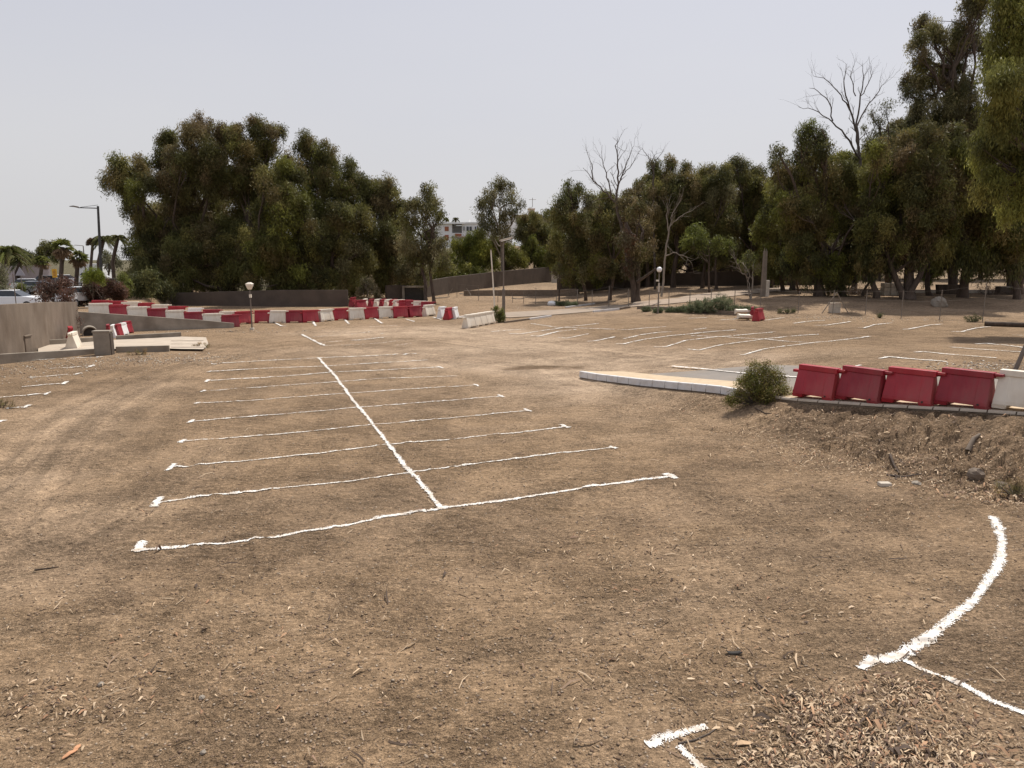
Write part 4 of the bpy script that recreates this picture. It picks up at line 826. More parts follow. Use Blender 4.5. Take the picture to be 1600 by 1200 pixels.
# grove, right of the middle
tree('green eucalyptus with small top tufts at the left end of the grove', 915, 84, [(887, 288, 6), (885, 303, 10), (905, 298, 10), (875, 318, 12), (898, 318, 16), (920, 315, 12), (880, 345, 18), (905, 350, 20), (930, 345, 18), (875, 378, 18), (900, 385, 20), (925, 380, 18), (885, 410, 16), (912, 418, 16), (938, 405, 18)], OLIVE + GREEN[:1] + GREY[:1], 1.1, trunk=.18, group=gM)
tree('dull brown-green eucalyptus with twin trunks behind the bare topped tree', 952, 82, [(950, 310, 14), (965, 325, 16), (945, 340, 18), (965, 360, 20), (940, 375, 18), (960, 395, 20), (975, 345, 16), (950, 420, 16)], OLIVE + BROWN[:1], 1.0, trunk=.2, group=gM)
tree('eucalyptus with withered reddish leaves hanging about its middle', 992, 76, [(980, 325, 16), (1000, 330, 16), (985, 350, 18), (1005, 360, 18), (990, 385, 18), (1010, 390, 16), (975, 375, 14), (985, 415, 14)], BROWN + [(0.12, 0.068, 0.045)], .8, trunk=.36, trunks=[(0, -1.2, 8, .34), (.35, .6, 7, .25)], group=gM)
tree('rounded olive eucalyptus crown above the globe lamp', 1050, 92, [(1025, 262, 12), (1045, 258, 12), (1035, 280, 20), (1060, 278, 18), (1075, 268, 12), (1082, 285, 14), (1025, 305, 20), (1055, 305, 24), (1085, 308, 20), (1040, 335, 26), (1075, 340, 26), (1015, 340, 20), (1030, 370, 24), (1065, 375, 26), (1090, 370, 20), (1050, 402, 20)], OLIVE + BROWN[:1], 1.15, trunk=.3, group=gM)
tree('broad dull olive eucalyptus in the centre of the grove', 1095, 90, [(1105, 278, 16), (1125, 276, 16), (1110, 300, 20), (1135, 300, 20), (1105, 330, 22), (1130, 335, 24), (1100, 365, 20), (1125, 370, 22), (1145, 355, 18), (1115, 395, 18), (1140, 395, 16)], OLIVE + GREY[:1], 1.15, trunk=.22, group=gM)
tree('eucalyptus with a knobbly topknot standing above the grove', 1170, 94, [(1150, 256, 11), (1163, 262, 10), (1142, 264, 8), (1158, 280, 15), (1178, 278, 12), (1190, 270, 9), (1160, 305, 20), (1185, 300, 18), (1160, 335, 22), (1185, 335, 20), (1165, 370, 20), (1185, 375, 16)], OLIVE + BROWN[:1], 1.15, trunk=.25, group=gM)
tree('lit yellow-green young tree in the middle of the grove', 1108, 80, [(1085, 362, 12), (1095, 375, 12), (1075, 380, 10), (1120, 380, 10), (1140, 385, 10)], BRIGHT + OLIVE[:1], 1.0, .28, .12, name='young_tree', group=gM)
tree('slim straight trunk tree in front of the grey wall in the grove', 1117, 86, [(1110, 390, 10), (1125, 385, 10), (1100, 395, 9), (1135, 398, 10)], OLIVE, .9, .28, .2, bark=M_bark, name='young_tree', group=gM)
tree('small sapling with a sparse olive crown right of the weeds', 1171, 70, [(1168, 400, 8), (1178, 408, 9), (1165, 415, 8), (1182, 420, 6), (1158, 408, 5)], GREEN + OLIVE, .6, .2, .09, bark=M_pale, name='sapling', sig=.25, trunks=[(0, .0, 3.2, .09), (0, -.7, 3.0, .04)])
tree('young tree with a green tuft on a thin stem left of the lane', 873, 84, [(868, 425, 6), (878, 430, 6), (873, 415, 5)], BROWN + OLIVE[:1], .5, .22, .11, name='sapling', sig=.25, trunks=[(0, 0, 3.0, .11)])
# right half of the grove
tree('tall rounded eucalyptus left of the dead bare tree', 1278, 74, [(1265, 200, 11), (1252, 215, 12), (1280, 212, 12), (1262, 232, 18), (1285, 235, 13), (1217, 240, 10), (1215, 258, 12), (1245, 255, 14), (1270, 262, 20), (1230, 280, 22), (1265, 290, 24), (1295, 280, 18), (1240, 315, 26), (1275, 320, 26), (1250, 350, 28), (1285, 355, 28), (1225, 340, 20), (1262, 385, 24), (1290, 390, 22), (1240, 395, 18), (1300, 418, 18), (1250, 420, 12), (1270, 412, 15)], OLIVE + GREY[:1] + GREEN[:1], 1.05, trunk=.55, trunks=[(0, -.3, 7.5, .5)], group=gM)
tree('green leafy tree bulging at the grove front below the topknot tree', 1222, 82, [(1215, 310, 20), (1235, 300, 20), (1205, 340, 20), (1220, 370, 22), (1205, 395, 18), (1235, 400, 18), (1195, 420, 14), (1222, 425, 14), (1190, 360, 16)], GREEN + OLIVE, 1.15, trunk=.22, group=gM)
tree('leaning eucalyptus next to the thick trunk with leaves down to the ground', 1310, 74, [(1320, 275, 20), (1345, 290, 22), (1315, 310, 24), (1345, 325, 26), (1320, 350, 26), (1350, 365, 26), (1325, 390, 24), (1350, 400, 20), (1305, 430, 12), (1320, 425, 16), (1308, 445, 9)], OLIVE + BROWN[:1], 1.1, trunk=.3, trunks=[(.4, -2.2, 5.5, .3)], group=gM)
tree('leaning dark trunk eucalyptus left of the stone pile', 1362, 71, [(1372, 240, 20), (1395, 255, 22), (1370, 280, 26), (1400, 290, 26), (1375, 320, 28), (1405, 335, 28), (1365, 360, 26), (1395, 375, 26), (1370, 400, 20), (1345, 405, 14)], OLIVE + GREEN[:1], 1.1, trunk=.3, trunks=[(.3, -1.6, 5.8, .3)], group=gM)
tree('massive fork-trunked eucalyptus beside the stone pile', 1410, 70, [(1420, 230, 24), (1450, 225, 24), (1425, 265, 28), (1460, 270, 28), (1430, 305, 30), (1465, 315, 30), (1440, 345, 28), (1475, 350, 26), (1420, 375, 22), (1455, 385, 22), (1435, 400, 14)], BROWN + OLIVE + GREEN[:1], 1.05, trunk=.5, trunks=[(.45, 1.0, 6.0, .55), (.1, -2.4, 5.5, .32), (.3, 2.6, 9, .3)], group=gM)
tree('green-leaved small tree clothing the trunk right of the forked eucalyptus', 1450, 75, [(1445, 395, 10), (1455, 405, 12), (1440, 412, 10), (1452, 425, 10), (1448, 440, 7)], BRIGHT + GREEN, 1.1, .26, .3, group=gM, sig=.3)
tree('dark eucalyptus reaching to the top edge with lacy left side', 1484, 80, [(1440, 38, 14), (1455, 55, 18), (1432, 70, 14), (1445, 92, 20), (1475, 60, 18), (1490, 80, 22), (1428, 125, 16), (1455, 130, 22), (1485, 120, 24), (1420, 145, 10), (1440, 165, 20), (1475, 165, 26), (1425, 190, 12), (1455, 200, 24), (1515, 20, 20), (1540, 5, 24), (1510, 55, 20), (1530, 80, 24), (1510, 140, 28), (1500, 190, 30), (1520, 8, 16)], GREY + OLIVE[1:4] + BROWN[:1], .95, .30, trunk=.4, group=gM)
tree('eucalyptus with ragged brownish crown in the right of the grove', 1500, 72, [(1495, 225, 28), (1525, 240, 30), (1490, 265, 30), (1525, 285, 32), (1495, 310, 32), (1530, 330, 32), (1500, 355, 28), (1535, 370, 28), (1500, 390, 22), (1540, 405, 18), (1515, 405, 16)], BROWN + OLIVE + GREEN[:1], 1.05, trunk=.45, group=gM)
tree('dark trunked eucalyptus at the right edge of the grove', 1585, 78, [(1560, 300, 30), (1595, 310, 32), (1565, 345, 30), (1600, 355, 30), (1560, 385, 26), (1595, 390, 26), (1630, 330, 32), (1575, 410, 18), (1605, 415, 16)], OLIVE + BROWN[:1], 1.1, trunk=.5, trunks=[(-.8, -1.4, 6.5, .3), (0, .3, 7, .55)], group=gM)
tree('nearest bright eucalyptus overhanging the top right corner', 1690, 47, [(1590, 40, 40), (1560, 85, 34), (1610, 110, 45), (1560, 140, 38), (1545, 190, 34), (1600, 190, 45), (1560, 240, 38), (1610, 260, 42), (1655, 60, 55), (1660, 160, 60), (1590, 5, 36), (1670, 260, 55), (1555, 290, 26), (1600, 320, 30), (1720, 120, 60), (1640, -30, 50)], [(0.19, 0.205, 0.06), (0.155, 0.17, 0.05), (0.23, 0.23, 0.075), (0.12, 0.13, 0.045)], 1.05, .24, trunk=.45, sig=.34, droop=1.3)
fill = [(1140, 102, [(1085, 292, 16), (1105, 285, 15), (1125, 283, 15), (1145, 286, 15), (1170, 284, 14), (1190, 288, 14), (1205, 300, 12), (1095, 315, 20), (1125, 312, 20), (1155, 312, 20), (1185, 315, 18), (1110, 345, 22), (1145, 345, 22), (1175, 348, 20)], OLIVE + GREY[:1], 'wide olive crown making the level skyline of the grove'),
 (1040, 104, [(1000, 295, 12), (1015, 285, 13), (1035, 290, 16), (1065, 290, 16), (1010, 320, 20), (1040, 325, 20), (1075, 320, 18), (1020, 355, 22), (1060, 360, 22)], OLIVE + BROWN[:1], 'olive crown filling in behind the rounded one'),
 (1385, 92, [(1395, 205, 13), (1380, 225, 16), (1410, 200, 14), (1365, 235, 14), (1400, 235, 20), (1430, 190, 16), (1420, 215, 18), (1350, 250, 14)], GREY + OLIVE, 'airy grey crown between the dead tree and the tall dark one'),
 (845, 142, [(815, 350, 12), (832, 340, 13), (850, 345, 14), (868, 350, 14), (822, 370, 16), (845, 370, 18), (868, 375, 18), (830, 395, 18), (855, 400, 18), (875, 405, 16)], GREY + OLIVE, 'grey-green far trees joining the lone tree to the grove'),
 (1200, 92, [(1185, 290, 12), (1200, 300, 16), (1215, 295, 14), (1190, 320, 20), (1212, 325, 20)], OLIVE + GREEN[:1], 'small olive crown in the dip between topknot tree and tall rounded one'),
 (1010, 96, [(985, 318, 12), (1005, 308, 13), (1020, 300, 14), (1012, 325, 18)], BROWN + OLIVE[:1], 'brownish crown top behind the bare topped tree'),
 (480, 94, [(452, 262, 16), (440, 275, 20), (350, 232, 14), (355, 255, 20), (350, 290, 24), (440, 295, 24), (248, 335, 20), (236, 355, 18)], OLIVE + BROWN[:1], 'olive crowns closing the gaps along the top of the dark clump'),
 (900, 96, [(872, 330, 16), (890, 335, 18), (925, 335, 20), (940, 320, 14), (880, 360, 22), (910, 370, 24), (940, 360, 22), (895, 400, 24), (925, 405, 24), (870, 400, 20), (950, 390, 22), (880, 425, 16), (905, 430, 16), (935, 428, 18)], OLIVE + GREEN[:1], 'dense olive eucalyptus behind the left end of the grove'),
 (975, 98, [(960, 330, 18), (985, 315, 18), (1005, 305, 18), (970, 360, 22), (1000, 345, 24), (975, 395, 22), (1005, 385, 24), (960, 425, 18), (990, 425, 20), (1015, 420, 18)], OLIVE + BROWN[:2], 'dense brownish eucalyptus behind the withered one'),
 (1060, 100, [(1030, 400, 20), (1055, 415, 20), (1080, 400, 20), (1040, 425, 16), (1100, 410, 16), (1130, 405, 16), (1150, 395, 18), (1165, 410, 16)], OLIVE[1:], 'low dark understorey tree behind the globe lamp'),
 (1235, 86, [(1225, 285, 26), (1250, 300, 28), (1235, 330, 30), (1260, 350, 30), (1225, 365, 28), (1250, 385, 28), (1230, 410, 24), (1262, 415, 24)], GREEN + OLIVE, 'mid green eucalyptus filling behind the thick dark trunk'),
 (1330, 88, [(1300, 260, 22), (1330, 265, 28), (1360, 262, 26), (1310, 300, 32), (1345, 305, 32), (1320, 345, 34), (1355, 350, 34), (1325, 390, 32), (1360, 390, 30), (1340, 420, 26), (1300, 425, 24)], GREEN + OLIVE, 'broad yellowish eucalyptus under the dead leafless tree'),
 (1420, 84, [(1405, 225, 24), (1435, 215, 26), (1400, 262, 30), (1440, 260, 34), (1410, 300, 34), (1445, 305, 34), (1405, 345, 34), (1445, 350, 34), (1400, 385, 30), (1440, 390, 30), (1470, 385, 28)], OLIVE + BROWN[:1], 'wide olive eucalyptus behind the forked trunk'),
 (1500, 84, [(1475, 215, 30), (1510, 215, 34), (1545, 230, 34), (1480, 260, 34), (1520, 270, 36), (1555, 285, 34), (1490, 310, 36), (1530, 325, 36), (1480, 350, 34), (1520, 365, 34), (1560, 355, 34), (1490, 392, 28), (1530, 400, 26), (1475, 415, 20)], OLIVE + BROWN[:2], 'wide brownish eucalyptus closing the view right of the forked trunk'),
 (1585, 70, [(1560, 265, 30), (1590, 270, 34), (1570, 305, 34), (1600, 320, 36), (1560, 345, 32), (1595, 360, 34), (1570, 385, 28), (1600, 395, 26), (1550, 395, 22)], OLIVE + GREEN[:2], 'leafy eucalyptus low at the right edge under the overhanging one'),
 (1190, 96, [(1180, 300, 22), (1200, 290, 16), (1195, 320, 24), (1180, 350, 24), (1205, 350, 24), (1190, 380, 24), (1210, 400, 20), (1175, 400, 18)], OLIVE + GREEN[:1], 'olive eucalyptus behind the concrete post')]
for b_, Y_, bl, tn, lb in fill: tree(lb, b_, Y_, bl, tn, 1.1, .38, .3, group=gM)
curt = [(1248, 75, [(1240, 395, 12), (1228, 405, 12), (1252, 412, 11), (1236, 420, 9)]), (1292, 73.5, [(1262, 425, 8), (1264, 440, 6), (1292, 430, 9), (1298, 444, 7), (1316, 436, 8), (1322, 448, 6)]), (1345, 70.5, [(1345, 400, 16), (1385, 405, 15), (1360, 415, 12), (1410, 402, 16), (1395, 415, 10)]), (1500, 70, [(1480, 400, 16), (1505, 410, 14), (1530, 405, 16), (1555, 412, 13), (1515, 420, 10), (1585, 420, 12), (1545, 425, 9)])]
for k_, (b_, Y_, bl) in enumerate(curt): tree(['low drooping eucalyptus spray left of the thick dark trunk', 'hanging leaf curtains just right of the thick dark trunk', 'drooping low foliage in front of the leaning trunks', 'drooping low foliage along the right end of the grove'][k_], b_, Y_ + 3, [(*q, -3) for q in bl], OLIVE[1:] , 1.0, .34, .15, group=gM, droop=1.8)
# the row behind: closes the background under the crowns
bk = [(bx_, by_, bt_, bb_ + (22 if bx_ < 1390 and bx_ > 850 else 8), bw_ * 1.2) for bx_, by_, bt_, bb_, bw_ in [(870, 150, 345, 425, 60), (905, 140, 330, 425, 60), (945, 130, 325, 425, 60), (985, 128, 325, 425, 60), (1030, 130, 300, 420, 70), (1075, 132, 300, 405, 70), (1120, 134, 300, 400, 70), (1165, 130, 300, 398, 70), (1210, 128, 290, 410, 75), (1255, 124, 270, 420, 80), (1300, 120, 270, 420, 80), (1345, 118, 265, 420, 85), (1390, 120, 250, 415, 85), (1435, 116, 240, 415, 85), (1480, 120, 240, 415, 85), (1525, 116, 230, 410, 90), (1570, 118, 230, 408, 90), (1620, 114, 220, 410, 90)]]
for k_, (b_, Y_, tp, bt, wd) in enumerate(bk):
    tree(f'dark eucalyptus of the grove background, {ORD[k_]} from the left', b_, Y_, egg(b_, tp, bt, wd, 10, k_), [OLIVE, OLIVE + BROWN[:1], OLIVE + GREY[:1]][k_ % 3], .95, .42, .35, group='background trees of the grove', sig=.55)
for k_, (b_, Y_, tp, bt, wd) in enumerate([(160, 110, 350, 440, 60), (260, 104, 300, 455, 90), (330, 104, 260, 455, 90), (400, 104, 260, 455, 90), (470, 106, 290, 455, 90), (540, 106, 320, 450, 80), (610, 108, 350, 450, 70)][1:]):
    tree(f'shaded eucalyptus at the back of the dark clump, {ORD[k_]} from the left', b_, Y_, egg(b_, tp, bt, wd, 10, k_ + 40), OLIVE[1:4], .95, .42, .35, group='background trees of the dark clump', sig=.55)

# bare trees
def grow(start, dirn, length, rad, depth, rg_, segs, up=.25):
    k_ = 5; P_ = [np.array(start, float)]; d_ = np.array(dirn, float); d_ /= np.linalg.norm(d_)
    for _ in range(k_ - 1):
        d_ = d_ + rg_.normal(0, .13, 3) + np.array([0, 0, up * .12]); d_ /= np.linalg.norm(d_); P_.append(P_[-1] + d_ * length / (k_ - 1))
    segs.append((P_, np.linspace(rad, rad * .55, k_)))
    if depth > 0:
        for q in range(rg_.integers(2, 4) + (depth > 1)):
            i_ = rg_.integers(1, k_); e = rg_.normal(0, .6, 3) * (1, .7, .8); grow(P_[i_], d_ + e + (0, 0, up), length * rg_.uniform(.45, .75), rad * .5, depth - 1, rg_, segs, up)
def bare_tree(label, base, Y, limbs, rad, m, depth=3, seed=1, name='bare_tree', tw=1.0):
    g = onground(base, Y); r = empty(name, g); tag(r, label, 'tree'); rg_ = np.random.default_rng(seed); segs = []
    for k_, lm in enumerate(limbs):
        pp = [np.array(pt(a, b_, Y + dy_)) - np.array(g) for a, b_, dy_ in lm[1:]]; r0, r1 = lm[0]
        s_ = np.linspace(0, 1, len(pp)); q = np.linspace(0, 1, len(pp) * 3); P_ = np.stack([np.interp(q, s_, np.array(pp)[:, c]) for c in range(3)], 1); P_ += rg_.normal(0, .05, P_.shape)
        rd_ = np.linspace(r0, r1, len(P_)) * .72; segs.append((P_, rd_))
        for i_ in range(2, len(P_)):
            if rg_.random() < .75 and k_ > 0: 
                d_ = P_[i_] - P_[i_ - 1]; d_ /= np.linalg.norm(d_); grow(P_[i_], d_ + rg_.normal(0, .55, 3) + (0, 0, .3), rg_.uniform(1.0, 2.3) * tw, max(.012, rd_[i_] * .4), depth - 1, rg_, segs)
    if len(segs): tubes_np('limbs', segs[1:], m, r, 5); tubes_np('trunk', segs[:1], m, r, 8)
bare_tree('dead leafless tree with wide twiggy crown rising above the grove', 1352, 77, [((.34, .2), (1352, 440, 0), (1350, 350, 0), (1348, 290, 0), (1344, 250, 0)), ((.2, .03), (1344, 250, 0), (1339, 215, 0), (1328, 170, 0), (1318, 130, -.5), (1322, 100, -.5)), ((.18, .02), (1342, 245, 0), (1338, 200, 1), (1345, 150, 1), (1350, 120, 1), (1348, 98, 1)), ((.16, .02), (1343, 250, 0), (1325, 215, -1), (1300, 190, -1), (1275, 172, -1), (1248, 167, -1)),
    ((.1, .02), (1300, 190, -1), (1298, 160, -1), (1275, 140, -1), (1265, 138, -1)), ((.12, .02), (1338, 200, 0), (1355, 165, 1), (1375, 140, 1), (1385, 128, 1)), ((.1, .02), (1328, 170, 0), (1310, 145, 0), (1290, 122, 0), (1272, 118, 0)), ((.08, .02), (1345, 150, 1), (1360, 125, 1), (1363, 102, 1)), ((.08, .02), (1338, 150, 1), (1330, 120, 1), (1336, 100, 1))], .3, M_dead, 2, 5, 'dead_tree', .8)
bare_tree('bare topped tree with fine twigs above the withered red leaves', 993, 78, [((.36, .2), (993, 464, 0), (985, 420, 0), (975, 370, 0), (962, 320, 0)), ((.18, .03), (962, 320, 0), (966, 290, 0), (965, 260, 0), (962, 230, 0), (968, 215, 0)), ((.15, .02), (962, 318, 0), (945, 300, 0), (925, 280, 0), (912, 262, 0)), ((.12, .02), (955, 310, 0), (950, 280, 0), (942, 255, 0), (937, 240, 0)), ((.1, .02), (966, 290, 0), (978, 260, 0), (985, 240, 0), (990, 228, 0)), ((.09, .02), (925, 280, 0), (925, 258, 0), (918, 240, 0)), ((.08, .02), (968, 280, 0), (985, 262, 0), (1000, 235, 0))], .3, M_dead, 2, 8, 'dead_tree', .8)
bare_tree('thin bare branches poking out beside the rounded crown over the grove', 1020, 90, [((.22, .12), (1024, 455, 0), (1022, 380, 0), (1021, 300, 0), (1021, 265, 0)), ((.1, .02), (1021, 265, 0), (1015, 250, 0), (1008, 238, 0), (1002, 230, 0)), ((.1, .02), (1021, 265, 0), (1026, 248, 0), (1035, 238, 0)), ((.08, .02), (1020, 262, 0), (1020, 248, 0), (1026, 236, 0))], .2, M_dead, 2, 9, 'dead_tree', .7)
bare_tree('pale-barked bare tree with forked white limbs right of the globe lamp', 1034, 72, [((.16, .09), (1034, 463, 0), (1038, 420, 0), (1042, 380, 0), (1046, 355, 0)), ((.065, .02), (1046, 355, 0), (1055, 345, 0), (1072, 333, 0), (1092, 322, 0)), ((.065, .02), (1045, 360, 0), (1050, 335, 0), (1062, 318, 0), (1066, 305, 0)), ((.08, .02), (1045, 358, 0), (1041, 335, 0), (1044, 318, 0)), ((.07, .02), (1040, 400, 0), (1055, 395, -1), (1072, 400, -1), (1080, 412, -1))], .2, M_pale, 2, 10, 'bare_tree', .6)
bare_tree('small leafless forked sapling beside the sparse olive one', 1162, 70, [((.07, .05), (1171, 462, 0), (1170, 432, 0)), ((.05, .02), (1170, 434, 0), (1158, 425, 0), (1150, 410, 0), (1145, 402, 0)), ((.04, .02), (1160, 426, 0), (1152, 418, 0), (1148, 395, 0))], .1, M_pale, 1, 12, 'bare_sapling', .4)
bare_tree('small airy tree with sparse tufts beside the dead bare tree', 1372, 80, [((.2, .1), (1372, 440, 0), (1376, 320, 0), (1378, 240, 0), (1374, 200, 0)), ((.07, .02), (1376, 205, 0), (1372, 190, 0), (1384, 172, 0), (1390, 165, 0)), ((.06, .02), (1374, 200, 0), (1366, 188, 0), (1362, 176, 0))], .1, M_dead, 2, 13, 'thin_tree', .5)
tree('light wispy foliage tufts beside the dead bare tree', 1386, 81, [(1362, 178, 6), (1385, 168, 6), (1375, 192, 7), (1392, 205, 8), (1368, 210, 8), (1350, 200, 4), (1400, 215, 10), (1385, 225, 12)], GREY + OLIVE[:1], .6, .3, .15, group=gM)
def fallen(label, pxs, rad, m, name='fallen_branch', dz=0.1):
    P_ = [np.array(pt(a, b_, Y_)) for a, b_, Y_ in pxs]; g = Vector(P_[0]); g.z = gz(g.x, g.y); r = tubes_np(name, [([q - np.array(g) for q in P_], np.linspace(rad, rad * .6, len(P_)))], m, None); r.location = g; tag(r, label, 'branch'); return r
fallen('pale crooked limb jutting out of the foliage at the right of the grove', [(1612, 246, 62), (1580, 251, 61), (1555, 258, 61), (1530, 268, 60)], .16, M_pale, 'broken_limb')
fallen('dark leaning log propped against the trunk left of the globe lamp', [(995, 441, 75.5), (1010, 431, 75), (1026, 419, 74.5)], .16, M_bark, 'leaning_log')

# ------------------------------------------------------------------ shrubs and weeds near the lot
def bush(name, label, p, blobs, tints, n_, leaf, sig, cat='bush', droop=.2, asp=.35, stems=14, sm=None, hollow=.25, group=None):
    global tree_i; tree_i += 1
    r = empty(name, p); tag(r, label, cat, group); tot = sum(b_[3] ** 2 for b_ in blobs)
    o, CC = leaf_obj('foliage', r, [b_[:3] for b_ in blobs], [b_[3] for b_ in blobs], [int(n_ * b_[3] ** 2 / tot) for b_ in blobs], leaf, tints, sig, droop=droop, seedn=tree_i + 300, asp=asp, per=28, hollow=hollow)
    al = np.concatenate(CC); segs = []
    for q in al[np.random.default_rng(tree_i).choice(len(al), min(len(al), stems), replace=False)]: segs.append((bend((q[0] * .25, q[1] * .25, -.05), q, 5, .08), np.linspace(.016 * (1 + leaf * 4), .005, 5)))
    tubes_np('stems', segs, sm or M_dead, r, 4); return r
p = at(1187, 626); bush('green_bush', 'leafy green bush growing over the kerb left of the red barriers', p, [(0, 0, .55, .55), (-.45, -.1, .38, .42), (.45, 0, .42, .48), (-.75, -.2, .18, .30), (.78, .05, .28, .28), (-.1, .1, .88, .36), (.35, .1, .80, .32), (-.9, -.25, .02, .22), (.1, -.3, .25, .4), (-.35, .1, .7, .3), (-.62, 0, .62, .2), (.62, 0, .68, .18), (.15, .1, 1.08, .18), (-.2, 0, 1.12, .14), (.95, 0, .12, .2), (-1.05, -.2, .06, .16)],
     [(0.15, 0.155, 0.036), (0.19, 0.18, 0.045), (0.11, 0.115, 0.03), (0.24, 0.20, 0.07), (0.16, 0.11, 0.045)], 22000, .05, .12, stems=120)
p = at(780, 504); bush('green_bush', 'dark green shrub growing round the foot of the street lamp', p, [(-.1, 0, .45, .42), (.1, 0, .75, .38), (-.25, 0, .9, .28), (-.2, 0, 1.15, .2), (.2, .1, .3, .4)], GREEN, 2600, .12, .12, droop=.1)
wd = [(1010, 487, .5, .5), (1028, 489, .7, .5), (1048, 488, .6, .4), (1064, 488, .9, .55), (1085, 489, 1.4, 1.2), (1100, 490, 1.4, 1.5), (1120, 489, 1.4, 1.7), (1130, 490, 1.2, 1.6), (1150, 491, 1.4, .9), (1168, 491, 1.2, .7), (880, 478, 1.0, .5), (866, 477, .7, .4), (893, 479, .9, .5), (1230, 490, 1.4, .5), (1520, 503, .9, .6), (560, 478, .8, .8), (1375, 497, .3, .4)]
WL = ['first', 'second', 'third', 'fourth', 'fifth', 'sixth', 'seventh', 'eighth', 'ninth', 'tenth']
for k_, (a, b_, w__, h) in enumerate(wd):
    lb = f'grey-green weed clump behind the bank by the long fence, {WL[k_]} from the left' if k_ < 10 else ['green weed clump at the lane corner by the white stone', 'small weed tuft left of the lane corner clump', 'weed tuft right of the lane corner clump', 'dry low weeds right of the broken red barrier', 'small leafy weed above the log at the right edge', 'dusty scrub by the jumbled barriers', 'small dry weed near the long fence'][k_ - 10]
    tn = [(0.16, 0.18, 0.10), (0.12, 0.145, 0.075), (0.21, 0.22, 0.13)] if k_ < 13 else [(0.14, 0.13, 0.07), (0.10, 0.11, 0.05)]
    bush('weed_clump', lb, at(a, b_), [(0, 0, h * .45, h * .55), (w__ * .4, .1, h * .45, h * .5), (-w__ * .4, 0, h * .35, h * .45)], tn, int((1500 if k_ < 13 else 420) * (w__ + .4)), .17, .17, 'weeds', droop=-.8, asp=.2, group='weeds by the fence' if k_ < 10 else None)
for k_, (a, b_, lb) in enumerate(((300, 552, 'dry straw-coloured weeds at the rounded end of the pale slab'), (213, 555, 'dry orange grass tuft in front of the kerb wall by the concrete block'), (0, 638, 'small weed at the left edge beside a short bay line'), (1585, 770, 'dry brown grass tuft at the foot of the mound on the right edge'))):
    bush('dry_weeds', lb, at(a + (12 if k_ == 0 else 0), b_ - (8 if k_ == 0 else 0)), [(0, 0, .12, .25), (.35, 0, .1, .22), (-.35, 0, .1, .2)], [(0.30, 0.22, 0.12), (0.36, 0.24, 0.11), (0.18, 0.16, 0.07)], 700, .10, .08, 'weeds', droop=-.9, asp=.1)

# ------------------------------------------------------------------ left background: hedge, palms, street, cars
def hedge(label, px0, px1, ytop, ybot, Y, tints, dens=1.0, name='hedge'):
    bl = []; rn = random.Random(px0); n_ = max(2, int((px1 - px0) / 9))
    for k_ in range(n_ * 2): bl.append((rn.uniform(px0, px1), rn.uniform(ytop + 6, ybot), rn.uniform(7, 10), rn.uniform(-.7, .7)))
    return tree(label, (px0 + px1) / 2, Y, bl, tints, 1.1 * dens, .2, .08, name=name, sig=.25, cat='hedge', droop=.2)
DRY = [(0.13, 0.065, 0.045), (0.10, 0.055, 0.04), (0.08, 0.045, 0.035), (0.15, 0.085, 0.06)]
hedge('dry brown bougainvillea hedge topping the corner of the boundary wall', 60, 118, 432, 470, 50, DRY + [(0.12, 0.09, 0.07)], .55)
hedge('rusty brown hedge with dead leaves between the corner and the dark clump', 132, 200, 436, 468, 62, DRY + [(0.07, 0.06, 0.03)], .9)
tree('lime green fresh shoots crowning the rusty hedge', 146, 61, [(140, 430, 8), (150, 428, 9), (158, 433, 7), (134, 434, 6)], [(0.19, 0.22, 0.035), (0.15, 0.18, 0.03)], 1.3, .16, .05, name='shrub', sig=.2, cat='shrub')
tree('dark hanging creeper falling over the corner of the boundary wall', 112, 46.5, [(106, 470, 8, -1), (112, 485, 6, -1), (118, 500, 6, -1), (100, 462, 8, -1)], DRY, .7, .14, .04, name='creeper', sig=.2, cat='creeper')
tree('yellow-green shrub against the dark clump right of the hedge', 195, 66, [(190, 435, 8), (200, 445, 9), (196, 455, 8)], GREEN + BRIGHT, 1, .18, .05, name='shrub', sig=.2, cat='shrub')
